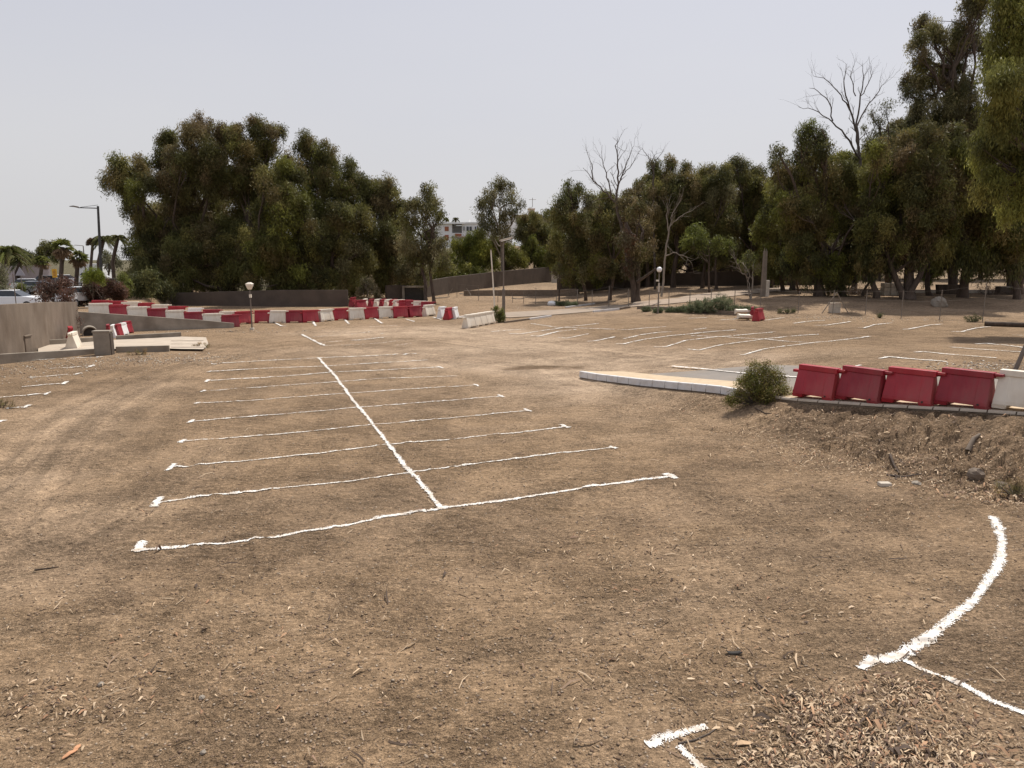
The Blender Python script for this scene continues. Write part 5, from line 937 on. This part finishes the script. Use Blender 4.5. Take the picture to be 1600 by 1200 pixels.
def fan_palm(label, px, pyc, rpx, Y, skirt=True, tints=GREEN, dry=None, arch=1.0, trunk=.22, nf=46):
    global tree_i; tree_i += 1; rg_ = np.random.default_rng(tree_i + 900); g = onground(px, Y); c = np.array(pt(px, pyc, Y)) - np.array(g); Rm = rpx * Y / FPX
    r = empty('palm_tree', g); tag(r, label, 'palm tree')
    tubes_np('trunk', [([(0, 0, -.2), (c[0] * .5, 0, c[2] * .5), tuple(c)], [trunk * 1.2, trunk, trunk * .9])], M_bark, r, 8)
    V, F, Cl = [], [], []; Vd, Fd, Cd = [], [], []
    for k_ in range(nf):
        az = rg_.random() * 6.283; el = rg_.uniform(-.3, 1.35) if not skirt or rg_.random() < .62 else rg_.uniform(-1.4, -.3); dead_ = el < -.3
        d_ = np.array([math.cos(az) * math.cos(el), math.sin(az) * math.cos(el), math.sin(el)]); side = np.cross(d_, (0, 0, 1)); side /= np.linalg.norm(side) + 1e-9
        tt = np.array((dry or [(0.22, 0.15, 0.09)])[0]) if dead_ else np.array(tints[rg_.integers(0, len(tints))]); tt = tt * rg_.uniform(.7, 1.4)
        st_ = c + d_ * Rm * .4 * (0.8 if arch == 1 else .1)
        for q in range(9):
            a_ = (q - 4) / 4 * .95; dd_ = d_ * math.cos(a_) + side * math.sin(a_); e = st_ + dd_ * Rm * .62 * rg_.uniform(.8, 1.1) + np.array([0, 0, -Rm * .16 * (1 + abs(a_))]); m_ = (st_ + e) / 2 + (0, 0, Rm * .05)
            wv = np.cross(dd_, rg_.normal(0, 1, 3)); wv = wv / (np.linalg.norm(wv) + 1e-9) * Rm * .07
            v_, f_, c_ = (Vd, Fd, Cd) if dead_ else (V, F, Cl); b0 = len(v_) ; v_ += [st_, m_ + wv, e, m_ - wv]; f_.append((b0, b0 + 1, b0 + 2, b0 + 3)); c_ += [tt] * 4
    link('fronds', mesh_np('fronds', V, F, np.array(Cl)), M_leaf, r)
    if Vd: link('dry_skirt', mesh_np('dry_skirt', Vd, Fd, np.array(Cd)), M_leaf, r)
def date_palm(label, px, pyc, rpx, Y, trunk=.25, nf=60, tints=OLIVE):
    global tree_i; tree_i += 1; rg_ = np.random.default_rng(tree_i + 900); g = onground(px, Y); c = np.array(pt(px, pyc, Y)) - np.array(g); Rm = rpx * Y / FPX
    r = empty('palm_tree', g); tag(r, label, 'palm tree'); tubes_np('trunk', [([(0, 0, -.2), (0, 0, c[2] * .5), tuple(c)], [trunk * 1.2, trunk, trunk])], M_bark, r, 8)
    V, F, Cl = [], [], []
    for k_ in range(nf):
        az = rg_.random() * 6.283; el = rg_.uniform(-.2, 1.3); h_ = np.array([math.cos(az), math.sin(az), 0]); tt = np.array(tints[rg_.integers(0, len(tints))]) * rg_.uniform(.8, 1.5)
        P_ = []
        for q in range(9):
            s_ = q / 8; P_.append(c + h_ * Rm * s_ * math.cos(el * (1 - s_ * .3)) + np.array([0, 0, Rm * (math.sin(el) * s_ * 1.1 - .75 * s_ * s_)]))
        for q in range(1, 9):
            for sg in (-1, 1):
                side = np.cross(h_, (0, 0, 1)) * sg; tip = P_[q] + side * Rm * .2 * (1.1 - q / 10) + (P_[q] - P_[q - 1]) * .9 - np.array([0, 0, Rm * .07]); b0 = len(V); V += [P_[q - 1], P_[q], tip, (P_[q - 1] + tip) / 2 - np.array([0, 0, .10])]; F.append((b0, b0 + 1, b0 + 2, b0 + 3)); Cl += [tt] * 4
    link('fronds', mesh_np('fronds', V, F, np.array(Cl)), M_leaf, r)
fan_palm('shaggy fan palm with dry skirt, tallest left of the rusty hedge', 98, 386, 20, 84)
fan_palm('lower fan palm with mixed dry and green fans beside the shaggy one', 122, 402, 17, 86)
fan_palm('ball-headed dry fan palm on a clean trunk behind the dark street light', 145, 379, 11, 120, False, [(0.17, 0.12, 0.07), (0.13, 0.09, 0.05)], trunk=.22, nf=90)
date_palm('date palm with arching fronds right behind the dark street light pole', 162, 374, 17, 112)
date_palm('date palm between the street light and the dark clump', 184, 372, 14, 108)
fan_palm('small young fan palm over the parked cars at left', 66, 408, 14, 95)
date_palm('low date palm at the far left edge behind the pale wall', 12, 395, 30, 105, tints=GREEN + OLIVE)
date_palm('second low date palm at left, right of the edge one', 34, 405, 24, 110, tints=OLIVE)
tree('rounded dark fig tree between the palms on the left', 76, 135, [(72, 385, 10), (82, 388, 9), (64, 395, 9), (75, 400, 10), (90, 402, 8), (60, 405, 8)], OLIVE[1:4], 1.2, .45, .3, name='fig_tree', sig=.4)
tree('hazy distant tree line left of the fig tree', 30, 150, [(20, 395, 10), (35, 398, 10), (50, 402, 8), (5, 398, 10), (15, 412, 10), (45, 415, 10), (60, 415, 8)], OLIVE, 1.2, .5, .3, name='distant_tree', sig=.5)
tree('grey-green tree by the far street behind the palms', 172, 122, [(168, 400, 7), (178, 404, 7), (172, 413, 8), (162, 408, 5), (184, 412, 6)], GREY, 1.1, .4, .2, name='distant_tree', sig=.4)
tree('pale leafed bush at the very left edge above the wall', 2, 58, [(2, 425, 8), (0, 440, 9), (6, 452, 7), (-10, 435, 12)], GREY, .8, .2, .08, name='shrub', sig=.25, cat='shrub')
tree('clipped round green shrub by the parked cars', 38, 80, [(30, 447, 7), (42, 448, 7), (50, 450, 5)], GREEN, 1.2, .22, .08, name='shrub', sig=.2, cat='shrub')
wall('pale_street_wall', [xy(onground(10, 112)), xy(onground(85, 108))], [topz(10, 416, 112), topz(85, 414, 108)], .3, mat('lilac_wall', (0.42, 0.36, 0.36), .9, .1), 'pale lilac-grey wall across the far street at left')
wall('low_white_building_wall', [xy(onground(140, 150)), xy(onground(176, 150))], [topz(140, 412, 150), topz(176, 412, 150)], 4, M_bwhite, 'long low white building far down the street between the palms', 'building')
p = onground(163, 72); r = empty('street_light', p); tag(r, 'tall dark street light pole with a long horizontal arm in front of the palms', 'street light')
tp = pt(153, 322, 72) - p; tp.x *= 1.0
MB().tube([(0, 0, -.1), tp * .5, tp], [.17, .13, .10], 10).build('pole', M_dpole, r)
ap = pt(122, 324.5, 72) - p; MB().tube([tp - Vector((0, 0, .2)), ap], [.05, .04], 8).build('arm', M_dpole, r)
hp = pt(109, 323, 72) - p; mb = MB(); d_ = (hp - ap); mb.loft([[ap + Vector((0, -.12, -.02)), ap + Vector((0, .12, -.02)), ap + Vector((0, .12, .12)), ap + Vector((0, -.12, .12))], [ap + d_ * .5 + Vector((0, -.17, .02)), ap + d_ * .5 + Vector((0, .17, .02)), ap + d_ * .5 + Vector((0, .14, .15)), ap + d_ * .5 + Vector((0, -.14, .15))], [hp + Vector((0, -.08, .0)), hp + Vector((0, .08, .0)), hp + Vector((0, .08, .05)), hp + Vector((0, -.08, .05))]]); mb.build('lamp_head', M_pole, r)
MB().tube([ap + Vector((.2, 0, .04)), tp + Vector((0, 0, .1))], .02, 6).build('stay', M_dpole, r)
p = onground(141, 105); r = empty('street_light', p); tag(r, 'slender far street light with short arms beside the ball-headed palm', 'street light'); h_ = pt(139, 384, 105).z - p.z
MB().tube([(0, 0, -.1), (0, 0, h_)], [.1, .06], 8).build('pole', M_pole, r); MB().tube([(-1.2, 0, h_ + .1), (0, 0, h_)], .04, 6).build('arm', M_pole, r)

PAINT = {'white': mat('white_paint', (.75, .76, .78), .25, .03, 2, spec=.6), 'silver': mat('silver_paint', (.42, .43, .45), .3, .03, 2, spec=.6, metal=.3), 'dark': mat('dark_paint', (.045, .05, .06), .25, .05, 2, spec=.6), 'grey': mat('grey_paint', (.2, .21, .23), .3, .03, 2, spec=.6)}
M_lamp = mat('car_lamp', (.6, .1, .08), .2, .1, 2); M_head = mat('headlamp', (.8, .8, .8), .15, .05, 2, spec=.6)
def car(label, px, Y, rz, paint, suv=0):
    p = onground(px, Y); r = empty('parked_car', p, rz); tag(r, label, 'car', 'cars parked along the street'); h = .12 * suv
    prof = [(-2.1, .35), (-2.15, .75), (-2.0, .95), (-1.1, 1.02), (1.3, 1.0), (2.0, .92), (2.15, .7), (2.1, .3)]
    mb = MB(); mb.loft([[Vector((x_, y_, z_ + h)) for x_, z_ in prof] for y_ in (-.86, -.8, .8, .86)][1:3]); mb.loft([[Vector((x_ * .985, y_, z_ * .98 + h + .01)) for x_, z_ in prof] for y_ in (-.87, -.803)]); mb.loft([[Vector((x_ * .985, y_, z_ * .98 + h + .01)) for x_, z_ in prof] for y_ in (.803, .87)])
    mb.build('body', PAINT[paint], r, bevel=.05)
    mb = MB(); mb.loft([[Vector((x_, s_ * w__, z_ + h)) for x_, s_, w__ in ((-.95, -1, .76), (-1.75, -1, .76), (-1.75, 1, .76), (-.95, 1, .76))] if 0 else [Vector((a_, -b__, z_ + h)), Vector((a_, b__, z_ + h)), Vector((c_, b__, z_ + h)), Vector((c_, -b__, z_ + h))] for a_, c_, b__, z_ in ((-1.85, 1.05, .78, 1.0), (-1.45, .35, .64, 1.42))]); mb.build('windows', M_glass, r)
    MB().box(-1.42, .32, -.63, .63, 1.423 + h, 1.48 + h).build('roof', PAINT[paint], r, bevel=.03)
    for sx_ in (-1.3, 1.35):
        for sy_ in (-.88, .70): 
            w_o = MB().tube([(sx_, sy_, .32), (sx_, sy_ + .18, .32)], .32, 16).build('wheel', M_rubber, r); MB().tube([(sx_, sy_ - .006 if sy_ < 0 else sy_ + .175, .32), (sx_, sy_ + .005 if sy_ < 0 else sy_ + .19, .32)], .19, 12).build('rim', PAINT['silver'], w_o)
    for sy_ in (-.65, .65): MB().box(2.08, 2.16, sy_ - .17, sy_ + .17, .66 + h, .8 + h).build('headlight', M_head, r); MB().box(-2.17, -2.1, sy_ - .15, sy_ + .15, .7 + h, .88 + h).build('tail_light', M_lamp, r)
car('white car parked behind the boundary wall at the far left', 24, 58, .15, 'white'); car('white car glimpsed in the gap between the two hedges', 124, 62, 1.45, 'white', 1)
car('silver car with only its roof showing above the dry hedge', 72, 82, .3, 'silver'); car('white car further up the street behind the thin sign post', 56, 92, .4, 'white')
car('dark off-road car parked by the yellow sign', 86, 98, .5, 'dark', 2); car('white van-like car parked under the lower fan palm', 112, 104, .6, 'white', 2); car('dark grey car beside the base of the dark street light', 177, 84, 1.3, 'dark', 2); car('white car with blue shade far behind the lime shoots', 153, 118, .2, 'white', 3)
sheet('street', [(-60, 470), (200, 470), (190, 420), (-60, 418)], M_asph, .03, world=[(-60, 52), (-34, 52), (-46, 90), (-75, 130), (-110, 130), (-90, 80)], step=8)
p = onground(93, 88); r = empty('road_sign', p); tag(r, 'square yellow information sign among the palms', 'sign'); z_ = pt(93, 427, 88).z - p.z
MB().tube([(0, 0, -.1), (0, 0, z_ + .5)], .04, 6).build('post', M_pole, r); MB().box(-.28, .28, -.05, -.02, z_ - .5, z_ + .5).build('panel', M_yel, r)
for k_, dz_ in enumerate((.25, .08, -.09, -.27)): MB().box(-.17, .17 - .05 * (k_ % 2), -.062, -.053, z_ + dz_ - .035, z_ + dz_ + .035).build('dark_bar', M_shut, r)
p = onground(40, 72); r = empty('road_sign', p); tag(r, 'triangular warning sign seen on a thin post by the street', 'sign'); z_ = pt(40, 424, 72).z - p.z
MB().tube([(0, 0, -.1), (0, 0, z_ + .4)], .035, 6).build('post', M_pole, r)
mb = MB(); mb.loft([[Vector((-.48, y_, z_ - .4)), Vector((.48, y_, z_ - .4)), Vector((0, y_, z_ + .42))] for y_ in (-.06, -.04)]); mb.build('panel', mat('sign_back', (.30, .29, .32), .5, .05), r)
for k_, px in enumerate((28, 73, 107)):
    p = onground(px, 52); h_ = pt(px, 428 + k_ * 2, 52).z - p.z; o = MB().tube([(0, 0, -.1), (0, 0, h_)], .03, 6).build('thin_post', M_pole, None, loc=p); tag(o, ['thin rusty post above the wall by the leftmost white car', 'thin rusty post rising from the left side of the dry hedge', 'thin rusty post rising from the right side of the dry hedge'][k_], 'post')

# ------------------------------------------------------------------ white villa, terracotta house, hill
def villa():
    Yb = 195; S_ = Yb / FPX; p = onground(738, Yb); r = empty('villa', p); tag(r, 'white two-storey villa with brown shutters on the rise beyond the shrubs', 'house')
    def bx(name, x0, y0, x1, y1, d0, d1, m, par=r):
        a, b_ = pt(x0, y1, Yb) - p, pt(x1, y0, Yb) - p; mb = MB(); mb.box(a.x, b_.x, d0, d1, a.z, b_.z); return mb.build(name, m, par)
    bx('wall', 676, 350, 706, 386, 0, 8, M_bwhite); bx('wall', 706, 352, 722, 386, 2.5, 8, M_bwhite); bx('wall', 722, 349.5, 757, 386, .3, 8, M_bwhite); bx('wall', 757, 351, 800, 388, 1.2, 8, M_bwhite)
    bx('roof_slab', 674, 347.5, 725, 350, -.6, 8.2, M_bwhite); bx('roof_slab', 722, 347, 760, 349.4, 0, 8.2, M_bwhite); bx('parapet', 757, 348.6, 800, 350.9, .9, 8.2, M_bwhite)
    for (a, b_, c_, d_) in ((695, 354, 701, 361), (695, 367, 701, 375)): bx('opening_panel', a, b_, c_, d_, -.12, -.01, M_shut)
    for (a, b_, c_, d_) in ((729, 354, 737, 361), (742, 354, 747, 360.5), (681, 356, 686, 368), (723.5, 354, 726, 360)):
        f_ = bx('window', a, b_, c_, d_, .12, .28, M_glass); bx('frame', (a + c_) / 2 - .3, b_, (a + c_) / 2 + .3, d_, .05, .11, M_bwhite, f_)
    bx('terrace_wall', 706, 364, 722, 369, .1, .4, M_bwhite); bx('balcony_panel', 711, 365, 721, 368.6, -.02, .08, M_shut); bx('awning', 711, 369.4, 727, 371, -1.6, .2, M_terra); bx('terrace_painted_shade', 707, 353, 720, 364, 2.3, 2.45, mat('painted_shade', (.32, .31, .30), .9, .05))  # grey panel puts the recess shade into colour on the terrace back wall
    bx('chimney', 731, 342.5, 733, 347, 3, 4, M_bwhite); bx('chimney', 751, 341, 752.5, 348, 3, 4, M_bwhite)
    p2 = onground(822, 205); r2 = empty('terracotta_house', p2); tag(r2, 'house with terracotta tiled roof and aerial half hidden right of the lone eucalyptus', 'house')
    def b2(name, x0, y0, x1, y1, d0, d1, m):
        a, b_ = pt(x0, y1, 205) - p2, pt(x1, y0, 205) - p2; MB().box(a.x, b_.x, d0, d1, a.z, b_.z).build(name, m, r2)
    b2('wall', 786, 343, 812, 372, 0, 8, M_bwhite); b2('wall', 806, 339, 846, 372, 1.5, 8, M_stone); b2('roof', 800, 335.5, 848, 338.9, .8, 9, M_terra); b2('roof_slab', 784, 340.5, 806, 342.9, -.4, 8, M_bwhite); b2('tower', 826, 325, 836, 335.4, 3, 6, M_stone); b2('cornice', 825, 324, 837, 325, 2.8, 6.2, M_bwhite)
    a = pt(832, 324, 210) - p2; b_ = pt(832, 309, 210) - p2; MB().tube([a, b_], .07, 6).build('aerial_mast', M_pole, r2); MB().tube([b_ + Vector((-1, 0, -.5)), b_ + Vector((1, 0, -.5))], .05, 6).build('aerial_bar', M_pole, r2)
villa()
date_palm('small palm top behind the flat roof of the white villa', 712, 342, 6, 215); fan_palm('small dark palm left of the villa roof', 697, 344, 6, 212, False)
v = []; xs = np.linspace(-200, 2600, 90)
rows = [(1450, 0), (1500, .55), (1600, 1.0), (1750, .8), (2000, 0)]
for Yh, k_ in rows:
    for q, xx in enumerate(xs): 
        pxh = 800 + xx / 1600 * FPX; hh = np.interp(pxh, [600, 1150, 1205, 1300, 1700, 2600], [0, 40, 84, 95, 90, 60]) + 8 * (fbm(xx * .01, Yh * .01, 3, 2) - .5); v.append((xx, Yh, hh * k_ - 5 + (9 if 0 else 0)))
nx_ = len(xs); i, j = np.meshgrid(np.arange(len(rows) - 1), np.arange(nx_ - 1), indexing='ij'); f = np.stack([i * nx_ + j, i * nx_ + j + 1, (i + 1) * nx_ + j + 1, (i + 1) * nx_ + j], -1).reshape(-1, 4)
tag(link('hills', mesh_np('hills', v, f, None, True), M_hill), kind='structure')

# ------------------------------------------------------------------ loose things
def rock(label, p, r_, sz, m, name='stone', sd=1, cat='stone'):
    mb = MB(); mb.ball((0, 0, r_ * sz * .5), r_, sz, 10, 7, r_ * .12, sd); o = mb.build(name, m, None, bevel=0, loc=p); return tag(o, label, cat)
def atm(px, py): p = at(px, py); p.z = float(surf(p.x, p.y)); return p
p = atm(1382, 758); o = MB(); o.loft([[Vector((a_ * .13, b__ * .09, 0)) for a_, b__ in ((-1, -1), (1, -1), (1.05, 1), (-1, 1))], [Vector((a_ * .12, b__ * .08, .08)) for a_, b__ in ((-1, -1), (1, -1), (1, 1), (-1, 1))]]); tag(o.build('brick_piece', M_stone, None, bevel=.015, loc=p), 'squarish white stone piece lying alone on the dirt below the mound', 'stone')
rock('rounded pinkish rock half buried in the slope of the mound', atm(1524, 748), .17, .9, M_wall, sd=3); rock('flat pale rock at the mound foot near the right edge', atm(1565, 752), .16, .5, M_wall, sd=4); rock('flaking stone low in the slope beside the pinkish rock', atm(1432, 756), .1, .5, M_conc, sd=5)
rock('small grey stone on the near dirt with a pale chip beside it', atm(316, 1092), .035, .7, M_conc, sd=6); rock('tiny grey stone in the near left litter', atm(318, 1180), .03, .7, M_conc, sd=7)
rock('small round stone near the bottom left with a light patch', atm(158, 1070), .035, .7, M_conc, sd=8)
rock('white block by the weed clump at the lane corner', at(862, 477), .45, .7, M_bwhite, 'white_block', 10, 'stone')
p = atm(1145, 1023); mb = MB(); mb.loft([[Vector((x_, -.03, z_)), Vector((x_ + .01, .03, z_ * .6)), Vector((x_, .02, z_ + .012)), Vector((x_, -.02, z_ + .014))] for x_, z_ in ((-.085, .05), (-.06, .02), (-.02, .012), (.05, .015), (.11, .03))]); tag(mb.build('bark_curl', M_dark, None, loc=p), 'curled black piece of bark lying alone on the near dirt', 'bark')
def stick(label, pts_, rad, m=M_dead, name='stick'):
    P_ = [atm(a, b_) + Vector((0, 0, rad * .8)) for a, b_ in pts_]; g = P_[0].copy(); segs = [([np.array(q - g) for q in P_], np.linspace(rad, rad * .5, len(P_)))]; o = tubes_np(name, segs, m, None); o.location = g; tag(o, label, 'stick')
stick('thin bent dark stick crossing beside the near chalk corner', [(1060, 1164), (1085, 1158), (1108, 1148), (1120, 1138)], .012); stick('long thin stick below the near chalk corner', [(1100, 1184), (1130, 1185), (1160, 1186), (1180, 1190)], .008, M_bark)
stick('dark branching twig in the near litter left of the big leaf pile', [(1180, 1065), (1200, 1080), (1225, 1092), (1240, 1085)], .01, M_bark); stick('dark stick lying left of the nearest bay line', [(54, 892), (75, 889), (92, 887)], .014, M_bark)
stick('curved dark root stick low on the mound', [(1390, 716), (1396, 730), (1405, 738)], .035, M_bark); stick('long dry stick lying along the foot of the mound', [(1385, 742), (1410, 745), (1440, 742)], .025, M_dead); stick('thick pale broken root sticking out of the mound slope', [(1512, 705), (1520, 694), (1530, 685)], .07, M_wall)
stick('twisted pale branch lying on the pavement by the white barrier', [(1580, 645), (1592, 640), (1606, 636)], .05, M_pale); stick('dark root crack along the mound below the bush', [(1180, 640), (1195, 646), (1220, 646)], .02, M_bark)
stick('thin dark twig near the bottom left corner', [(235, 1050), (244, 1040), (248, 1034)], .008, M_bark); stick('short thick twig in the near left dirt', [(230, 1052), (245, 1048), (260, 1050)], .01, M_bark)
def curl(label, px, py, L_, W_, rz, m):
    p = atm(px, py); mb = MB(); mb.loft([[Vector((x_ * L_, -W_ * w__, z_ * L_ + .004)), Vector((x_ * L_, W_ * w__, z_ * L_ + .012)), Vector((x_ * L_, W_ * w__ * .9, z_ * L_ + .018)), Vector((x_ * L_, -W_ * w__ * .9, z_ * L_ + .010))] for x_, w__, z_ in ((-.5, .3, .0), (-.25, .9, .05), (0, 1, .09), (.25, .8, .05), (.5, .2, .02))]); o = mb.build('bark_strip', m, None, loc=p); o.rotation_euler.z = rz; tag(o, label, 'bark')
M_tan = mat('tan_bark', (.48, .33, .2), .85, .2, 20); M_org = mat('orange_bark', (.50, .26, .14), .85, .2, 20)
curl('broad tan bark strip beside the near chalk corner', 1160, 1163, .20, .03, .05, M_tan); curl('small pale bark flake by the near chalk corner', 1143, 1140, .09, .025, -.8, M_tan); curl('orange bark strip at the bottom left', 110, 1182, .16, .02, 1.1, M_org); curl('second orange bark strip curling beside the first', 121, 1172, .10, .022, 1.5, M_org); curl('thin pale bark curl above the orange strips', 108, 1150, .13, .01, 0, M_tan)
# log, stone pile, rubble in the grove
a, b_ = at(1538, 509), at(1640, 513); o = tubes_np('log', [(bend((0, 0, .16), tuple(b_ - a + Vector((0, 0, .16))), 8, .01), [.17, .18, .17, .19, .17, .18, .17, .16])], M_bark, None, 10); o.location = a; tag(o, 'long dark log lying at the right edge of the lot', 'log')
p = onground(1393, 76); r = empty('stone_pile', p); tag(r, 'stack of cut pale stone blocks left of the forked trunk', 'stone pile')
rn = random.Random(3)
for z_ in range(3):
    for x_ in range(4 if z_ < 2 else 3):
        w__ = rn.uniform(.55, .7); MB().box(-1.25 + x_ * .68, -1.25 + x_ * .68 + w__, -.5, .4, z_ * .42, z_ * .42 + .40).build('stone_block', M_stone, r, bevel=.05)
p = onground(1465, 66); r = MB(); r.ball((0, 0, .3), .62, .9, 12, 8, .08, 4); r.ball((.25, 0, .1), .5, .5, 10, 6, .06, 5); tag(r.build('concrete_lump', M_conc, None, loc=p), 'rough round concrete lump right of the forked trunk', 'lump')
p = onground(1478, 78); r = MB(); r.loft([[Vector((x_, -.35, z_)), Vector((x_, .35, z_)), Vector((x_ * .9, .3, 0)), Vector((x_ * .9, -.3, 0))] for x_, z_ in ((-1.3, 1.0), (1.1, 1.0))]); tag(r.build('dark_trough', M_bark, None, bevel=.03, loc=p), 'dark flat topped trough behind the concrete lump', 'trough')
p = onground(1562, 78); r = empty('rubble_box', p); tag(r, 'crooked brown crate among dry branches at the right of the grove', 'crate'); MB().box(-.6, .6, -.4, .4, 0, .75).build('crate_body', M_brown, r, bevel=.03); MB().box(-.66, .66, -.45, .45, .753, .82).build('lid', M_conc, r)
for k_, (a, b_) in enumerate(((1315, 466), (1330, 462), (1340, 466), (1540, 462), (1575, 458))):
    bush('brushwood', ['heap of dry brushwood right of the thick dark trunk', 'second brushwood heap behind the leaning trunks', 'low brushwood between the leaning trunks', 'dry branches left of the crooked crate', 'tangled dry branches right of the crooked crate'][k_], onground(a, 77), [(0, 0, .4, .8), (.9, 0, .3, .7), (-.9, 0, .3, .6)], [(0.16, 0.11, 0.08), (0.22, 0.16, 0.12)], 500, .35, .3, 'brushwood', droop=0, asp=.08, stems=40)
p = at(1597, 578); o = MB().tube([(-.25, 0, -.1), (.1, 0, 1.0), (.22, 0, 1.4)], .07, 8).build('metal_post', M_pole, None, loc=p); tag(o, 'bent grey metal post at the right edge behind the white barrier', 'post')
for k_, (a, b_, l_, rz) in enumerate(((718, 460, 2.2, .3), (735, 463, 1.6, 1.9), (680, 467, 1.8, .2), (800, 467, 2.0, -.1), (700, 463, 1.5, 1.2))):
    p = at(a, b_); o = tubes_np('dead_branch', [(bend((0, 0, .1), (l_ * math.cos(rz), .3, .12 + .9 * abs(math.sin(rz))), 5, .06), np.linspace(.07, .03, 5))], M_pale, None, 5); o.location = p; tag(o, ['grey branch lying at the foot of the perimeter wall', 'upright broken branch stub on the waste ground', 'branch lying by the twin-trunk tree', 'fallen stick right of the street lamp on the waste ground', 'short leaning branch near the perimeter wall'][k_], 'branch')
